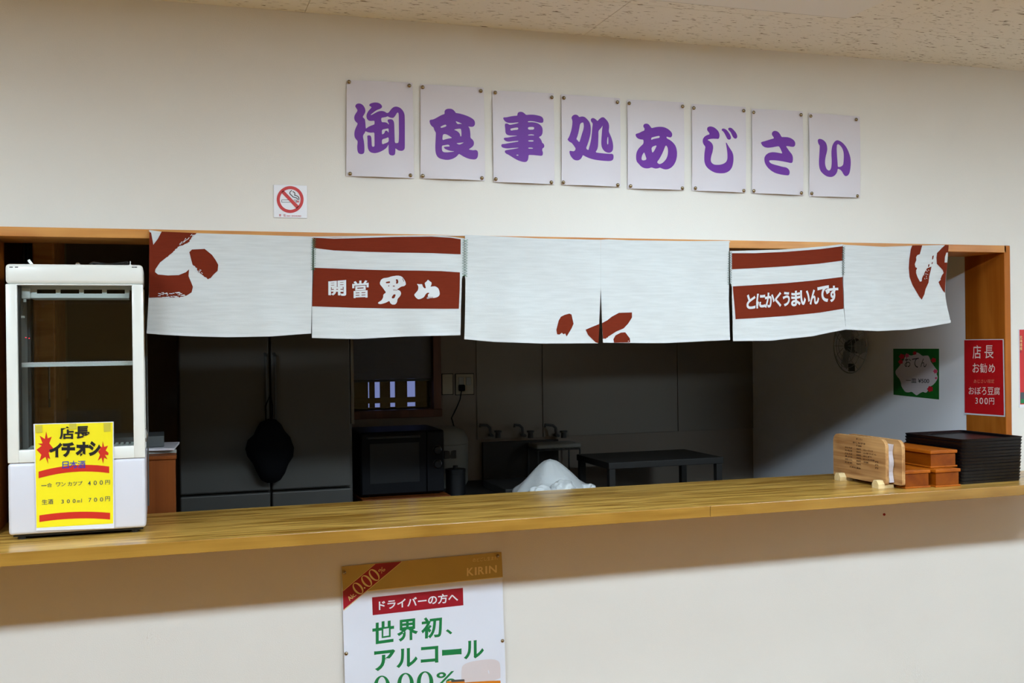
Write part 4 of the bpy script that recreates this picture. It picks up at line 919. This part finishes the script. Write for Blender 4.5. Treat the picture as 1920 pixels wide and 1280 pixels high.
# window in the kitchen back wall
e = struct(bpy.data.objects.new('window_1', None)); COL.objects.link(e); e.location = ((WX0+WX1)/2, KB, WZ0)
e.matrix_world = Matrix.Translation(e.location)
b = MB(); t = .035
b.box(WX1-.006, WX1+.034, KB-.02, KB+.06, WZ0-.03, WZ1+.03, .003); b.box(WX0-.034, WX0+.006, KB-.02, KB+.06, WZ0-.03, WZ1+.03, .003); b.box(WX0-.034, WX1+.034, KB-.03, KB+.06, WZ0-.032, WZ0+.006, .003); b.box(WX0-.034, WX1+.034, KB-.02, KB+.06, WZ1-.006, WZ1+.03, .003)
b.build('window_frame', M['windowwood'], e)
MB().box(WX0+.006, WX1-.006, KB+.05, KB+.054, WZ0+.006, WZ1-.006).build('window_pane', M['glass'], e)
W6 = Zm(650, 600, 3.764); yl = KB+.09
def wx(x): return PY(*W6(x, 500)[0], yl).x
def wz(y): return PY(*W6(300, y)[0], yl).z
spans = [(30, 152), (163, 199), (238, 308), (345, 428), (488, 620)]
for a, b_ in spans: MB().box(wx(a), wx(b_), yl, yl+.02, WZ0-.05, WZ1+.05, .002).build('lattice_bar', M['dark'], e)
for a, b_ in ((545, 583), (612, 680)): MB().box(wx(20), wx(640), yl-.012, yl-.001, wz(b_), wz(a), .002).build('lattice_rail', M['dark'], e)
e2 = empty('roller_blind', ((WX0+WX1)/2, KB-.005, R(-.19)), 'dark grey slatted blind half lowered over the kitchen window', 'blind')
zbt = PY(*W6(300, 425)[0], KB+.02).z
k = 0; z_ = zbt+.006
while z_ < WZ1-.02:
    MB().box(WX0+.008, WX1-.008, KB+.016+(k % 2)*.0032, KB+.019+(k % 2)*.0032, z_, z_+.0163, .0005, seg=1).build('slat', M['blind'], e2); z_ += .016; k += 1
MB().box(WX0+.008, WX1-.008, KB+.012, KB+.024, zbt-.006, zbt+.0055, .002).build('bottom_rail', M['gasket'], e2)
# socket plates and cord
for x0_, x1_, lb in ((675, 750, 'blank ivory wall plate left of the socket'), (770, 897, 'ivory double wall socket with a black plug')):
    p0 = PY(*W6(x0_, 382)[0], KB-.006); p1 = PY(*W6(x1_, 522)[0], KB-.006)
    dbl = x0_ == 770
    e = empty('wall_socket' if dbl else 'wall_plate', ((p0.x+p1.x)/2, KB-.001, p1.z), lb, 'socket' if dbl else 'wall plate')
    yy = KB-.001 if not dbl else KB-.001
    MB().box(p0.x, p1.x, yy-.006, yy, p1.z, p0.z, .002).build('plate', M['ivory'], e)
    MB().box(p0.x-.003, p1.x+.003, yy-.001, yy+.0005, p1.z-.003, p0.z+.003).build('rim', M['dark'], e)
    if dbl:
        for cxp in (808, 860):
            q_ = PY(*W6(cxp, 430)[0], KB-.007); MB().box(q_.x-.013, q_.x+.013, KB-.0085, KB-.0068, q_.z-.02, q_.z+.02, .002).build('outlet', M['greyin'], e)
pg = [PY(*W6(x, y)[0], KB-.02) for x, y in ((810, 500), (800, 560), (775, 620), (755, 660), (740, 690))]
e = empty('power_cord', pg[-1], 'black power cord hanging from the kitchen wall socket', 'cord')
q_ = PY(*W6(812, 478)[0], KB-.02); MB().box(q_.x-.015, q_.x+.015, KB-.034, KB-.0095, q_.z-.016, q_.z+.016, .005).build('plug', M['dark'], e)
MB().tube([q_]+pg+[Vector((pg[-1].x+.02, KB-.012, R(-.45)))], .003, 8).build('cable', M['dark'], e)
# sink unit
e = empty('sink_counter', (2.05, 1.5, 0), 'dark stainless sink counter under the three taps', 'counter')
sk = R(-.70)
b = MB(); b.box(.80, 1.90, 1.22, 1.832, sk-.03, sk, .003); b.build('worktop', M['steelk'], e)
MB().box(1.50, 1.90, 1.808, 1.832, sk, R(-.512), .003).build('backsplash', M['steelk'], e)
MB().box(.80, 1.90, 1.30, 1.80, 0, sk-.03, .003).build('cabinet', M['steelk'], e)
MB().box(1.43, 1.85, 1.225, 1.58, sk, sk+.035, .004).build('sink_rim', M['steelk'], e)
# three taps
for (x0_, ws, lb) in ((1010, 70, 'first kitchen tap from the left, bent spout over the sink'), (1240, 55, 'middle one of the three dim kitchen taps'), (1475, 75, 'rightmost of the three dim kitchen taps')):
    bs = PY(*W6(x0_+20, 815)[0], KB-.06); e = empty('water_tap', bs, lb, 'tap', 'three taps above the sink')
    sp = [PY(*W6(x, y)[0], KB-.06) for x, y in ((x0_+4, 810), (x0_, 760), (x0_-20, 742), (x0_-ws, 738))]
    MB().tube([bs+Vector((0, .06, 0)), bs]+sp+[sp[-1]+Vector((0, 0, -.012))], .007, 8).build('spout', M['gasket'], e, True)
    MB().lathe([(0, -.016), (.014, -.016), (.012, .01), (.019, .012), (.019, .02), (0, .022)], Matrix.Translation(bs+Vector((.028, 0, .004))), 12).build('handle', M['gasket'], e, True)
# microwave
mx0, mx1, my0, mz0, mz1 = .802, 1.176, 1.3, sk+.0205, R(-.398)
e = empty('microwave_oven', (.99, 1.45, mz0), 'black microwave oven with two round knobs in the dim kitchen', 'microwave')
tag(MB().box(.80, 1.19, 1.26, 1.70, sk+.0005, sk+.0195, .003).build('wooden_board', M['cupboard']), 'flat board under the black microwave oven', 'board')
MB().box(mx0, mx1, my0+.012, my0+.33, mz0+.006, mz1, .008).build('body', M['glassm'], e)
MB().box(mx0+.004, 1.092, my0, my0+.0115, mz0+.012, mz1-.006, .004).build('door', M['glassm'], e)
MB().box(1.095, mx1-.004, my0, my0+.0115, mz0+.012, mz1-.006, .004).build('control_panel', M['glassm'], e)
MB().box(mx0+.04, 1.06, my0-.001, my0+.001, mz0+.06, mz1-.05, .0005).build('door_glass', M['black'], e)
MB().tube([(mx0+.03, my0, mz1-.022), (mx0+.03, my0-.02, mz1-.022), (1.06, my0-.02, mz1-.022), (1.06, my0, mz1-.022)], .005, 8).build('door_handle', M['gasket'], e)
for zk in (R(-.485), R(-.546)):
    mt = Matrix.Translation((1.141, my0, zk)) @ Matrix.Rotation(math.radians(90), 4, 'X')
    MB().lathe([(.020, 0), (.020, .003), (.017, .004), (.015, .018), (0, .019)], mt, 20).build('knob', M['black'], e, True)
    MB().tube([mt @ Vector((.0185*math.cos(t_), .0185*math.sin(t_), .0045)) for t_ in [2*math.pi*i/20 for i in range(20)]], .0012, 5, closed=True).build('knob_ring', M['chrome'], e)
for x in (mx0+.03, mx1-.03): MB().box(x-.012, x+.012, my0+.03, my0+.3, mz0-.0005, mz0+.0065).build('foot', M['dark'], e)
# rice cooker behind, canister, rack, table
c = PY(826, 800, 1.72)
e = empty('rice_cooker', (1.27, 1.71, sk), 'dim grey domed rice cooker behind the microwave', 'rice cooker')
mt = Matrix.Translation((1.275, 1.70, sk+.0005))
MB().lathe([(0, 0), (.10, 0), (.112, .02), (.116, .20), (.112, .205)], mt, 28).build('pot', M['greyin'], e, True)
MB().lathe([(.1165, .2055), (.114, .225), (.095, .262), (.05, .283), (0, .288)], mt, 28).build('lid', M['greyin'], e, True)
MB().box(1.245, 1.305, 1.585, 1.60, sk+.14, sk+.18, .004).build('latch', M['gasket'], e)
e = empty('dark_canister', (1.255, 1.42, sk), 'small dark lidded canister beside the microwave', 'canister')
c0 = PY(838, 870, 1.38); c1 = PY(874, 870, 1.38); rr = (c1.x-c0.x)/2
mt = Matrix.Translation(((c0.x+c1.x)/2, 1.40, sk+.0005))
MB().lathe([(0, 0), (rr, 0), (rr, .10), (0, .10)], mt, 20).build('can', M['black'], e, True)
MB().lathe([(rr*1.03, .1005), (rr*1.03, .115), (rr*.25, .118), (rr*.25, .13), (0, .131)], mt, 20).build('lid', M['black'], e, True)
e = empty('dish_rack', (1.80, 1.66, sk), 'low dark dish rack with a folded grey cloth on the kitchen counter', 'rack')
c0 = PY(1028, 850, 1.5); c1 = PY(1108, 850, 1.5); zt_ = PY(1065, 846, 1.5).z
b = MB()
for x in (c0.x, c1.x):
    for y in (1.645, 1.795): b.tube([(x, y, sk+.0005), (x, y, zt_-.008)], .004, 6)
b.tube([(c0.x, 1.645, zt_-.006), (c1.x, 1.645, zt_-.006), (c1.x, 1.795, zt_-.006), (c0.x, 1.795, zt_-.006)], .004, 6, closed=True)
for k in range(9): x = c0.x+(c1.x-c0.x)*k/8; b.tube([(x, 1.645, zt_-.006), (x, 1.795, zt_-.006)], .002, 5)
b.build('frame', M['gasket'], e)
tag(MB().box(c0.x-.005, c1.x+.01, 1.65, 1.79, zt_-.0015, zt_+.022, .008, seg=3).build('folded_cloth', M['greyin'], None, True), 'folded grey cloth lying on the dish rack', 'cloth')
e = empty('kitchen_table', (2.2, 1.4, 0), 'dark steel work table with thin legs in front of the kitchen back wall', 'table')
tz = PY(1250, 862, 1.2).z
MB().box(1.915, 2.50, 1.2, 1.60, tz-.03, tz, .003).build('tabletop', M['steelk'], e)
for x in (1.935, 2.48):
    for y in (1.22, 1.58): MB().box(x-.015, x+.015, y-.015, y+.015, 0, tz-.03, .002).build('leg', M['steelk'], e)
MB().box(1.95, 2.465, 1.22, 1.58, .25, .27, .002).build('lower_shelf', M['steelk'], e)
# round fan on the side wall
e = empty('wall_fan', (3.03, .918, R(-.16)), 'dim round wall fan high on the kitchen side wall', 'fan')
fcx = Vector((3.0355, .918, R(-.052))); mt = Matrix.Translation(fcx) @ Matrix.Rotation(math.radians(-90), 4, 'Y')
MB().lathe([(0, 0), (.035, 0), (.03, .03), (.022, .05), (0, .055)], mt, 20).build('motor', M['gasket'], e, True)
for rr, dd in ((.125, .035), (.10, .05), (.075, .056), (.05, .06)):
    MB().tube([mt @ Vector((rr*math.cos(a_), rr*math.sin(a_), dd)) for a_ in [2*math.pi*i/36 for i in range(36)]], .003 if rr > .12 else .0014, 5, closed=True).build('guard_ring', M['fan'], e)
for k in range(12):
    a_ = k*math.pi/6; MB().tube([mt @ Vector((.02*math.cos(a_), .02*math.sin(a_), .058)), mt @ Vector((.075*math.cos(a_), .075*math.sin(a_), .056)), mt @ Vector((.125*math.cos(a_), .125*math.sin(a_), .035))], .0013, 5).build('guard_wire', M['fan'], e)
for k in range(3):
    a_ = k*2*math.pi/3+.4; pts = [mt @ Vector((r_*math.cos(a_+da), r_*math.sin(a_+da), .030+dz)) for r_, da, dz in ((.02, -.5, 0), (.07, -.5, -.008), (.11, -.1, -.004), (.11, .45, .006), (.06, .5, .006), (.02, .4, 0))]
    MB().prism(pts, mt.to_3x3() @ Vector((0, 0, .0015))).build('blade', M['fan'], e)
tag(MB().box(3.0335, 3.036, .93, .98, R(-.17), R(-.135), .001).build('wall_switch', M['gasket']), 'small dark switch under the wall fan', 'switch')
# preparation counter and the plastic bag on it
e = empty('preparation_counter', (1.3, .5, 0), 'low kitchen counter hidden behind the shelf carrying the white bag', 'counter')
pz_ = R(-.66)
MB().box(.2, 2.3, .235, .72, pz_-.03, pz_, .003).build('top', M['stainlessd'], e); MB().box(.24, 2.26, .27, .70, 0, pz_-.03, .003).build('cabinet', M['steelk'], e)
C_ = PY(1031, 860, .42); base = pz_+.001; H = C_.z-base
b = bmesh.new(); nu, nv = 56, 30; G = []
sil = [(0, 1.30), (.10, 1.26), (.20, 1.10), (.45, .86), (.62, .66), (.80, .42), (.92, .24), (.98, .12), (1, 0)]
def rad(t):
    for (a_, r0), (b2, r1) in zip(sil, sil[1:]):
        if t <= b2: return r0+(r1-r0)*(t-a_)/(b2-a_)
    return 0
for j in range(nv+1):
    t = j/nv; row = []
    for i in range(nu):
        a_ = 2*math.pi*i/nu; r_ = .152*rad(t)*(1.10 if math.cos(a_) > 0 else .94)
        nn = noise.noise(Vector((math.cos(a_)*1.6, math.sin(a_)*1.6, t*2.2+5))); fold = (.005*math.sin(a_*6+t*3)+.002*math.sin(a_*13+t*7))*(1-t)
        lob = .035*max(0, math.sin(a_*3.0+.7))*math.exp(-((t-.47)/.12)**2)
        r2 = max(0, r_*(1+.16*nn*(1-t*.6))+fold*(1 if t < .97 else 0)+lob*.9)
        row.append(b.verts.new((C_.x+r2*math.cos(a_)*1.02, .42+r2*math.sin(a_)*.95, base+H*(t+.02*math.sin(a_*5)*(1-t)*t))))
    G.append(row)
for j in range(nv):
    for i in range(nu): b.faces.new((G[j][i], G[j][(i+1) % nu], G[j+1][(i+1) % nu], G[j+1][i]))
b.faces.new(G[0][::-1])
bmesh.ops.remove_doubles(b, verts=b.verts[:], dist=.0004); bmesh.ops.recalc_face_normals(b, faces=b.faces[:])
for v in b.verts: v.co.z = max(v.co.z, base)
me = bpy.data.meshes.new('plastic_bag'); b.to_mesh(me); b.free(); me.polygons.foreach_set('use_smooth', [True]*len(me.polygons))
e = empty('plastic_bag', (C_.x, .42, base), 'white translucent plastic bag heaped behind the middle of the shelf', 'bag')
link('sack', me, M['bag'], e)
for dx, dy, dz, s_ in ((-.085, -.120, .108, .85), (.0, -.128, .116, .95), (.118, -.05, .100, .75)):     # crumpled folds
    b = bmesh.new(); bmesh.ops.create_icosphere(b, subdivisions=4, radius=.042*s_)
    for v in b.verts:
        k_ = 1+.35*noise.noise(v.co*38+Vector((dx*40, 2, 3)))+.22*noise.noise(v.co*95+Vector((dx*40, 5, 1))); v.co = Vector((v.co.x*k_*1.25, v.co.y*k_*.8, v.co.z*k_*.8))+Vector((C_.x+dx, .42+dy, base+dz))
    me = bpy.data.meshes.new('crumpled_fold'); b.to_mesh(me); b.free(); me.polygons.foreach_set('use_smooth', [True]*len(me.polygons)); link('crumpled_fold', me, M['bag'], e)
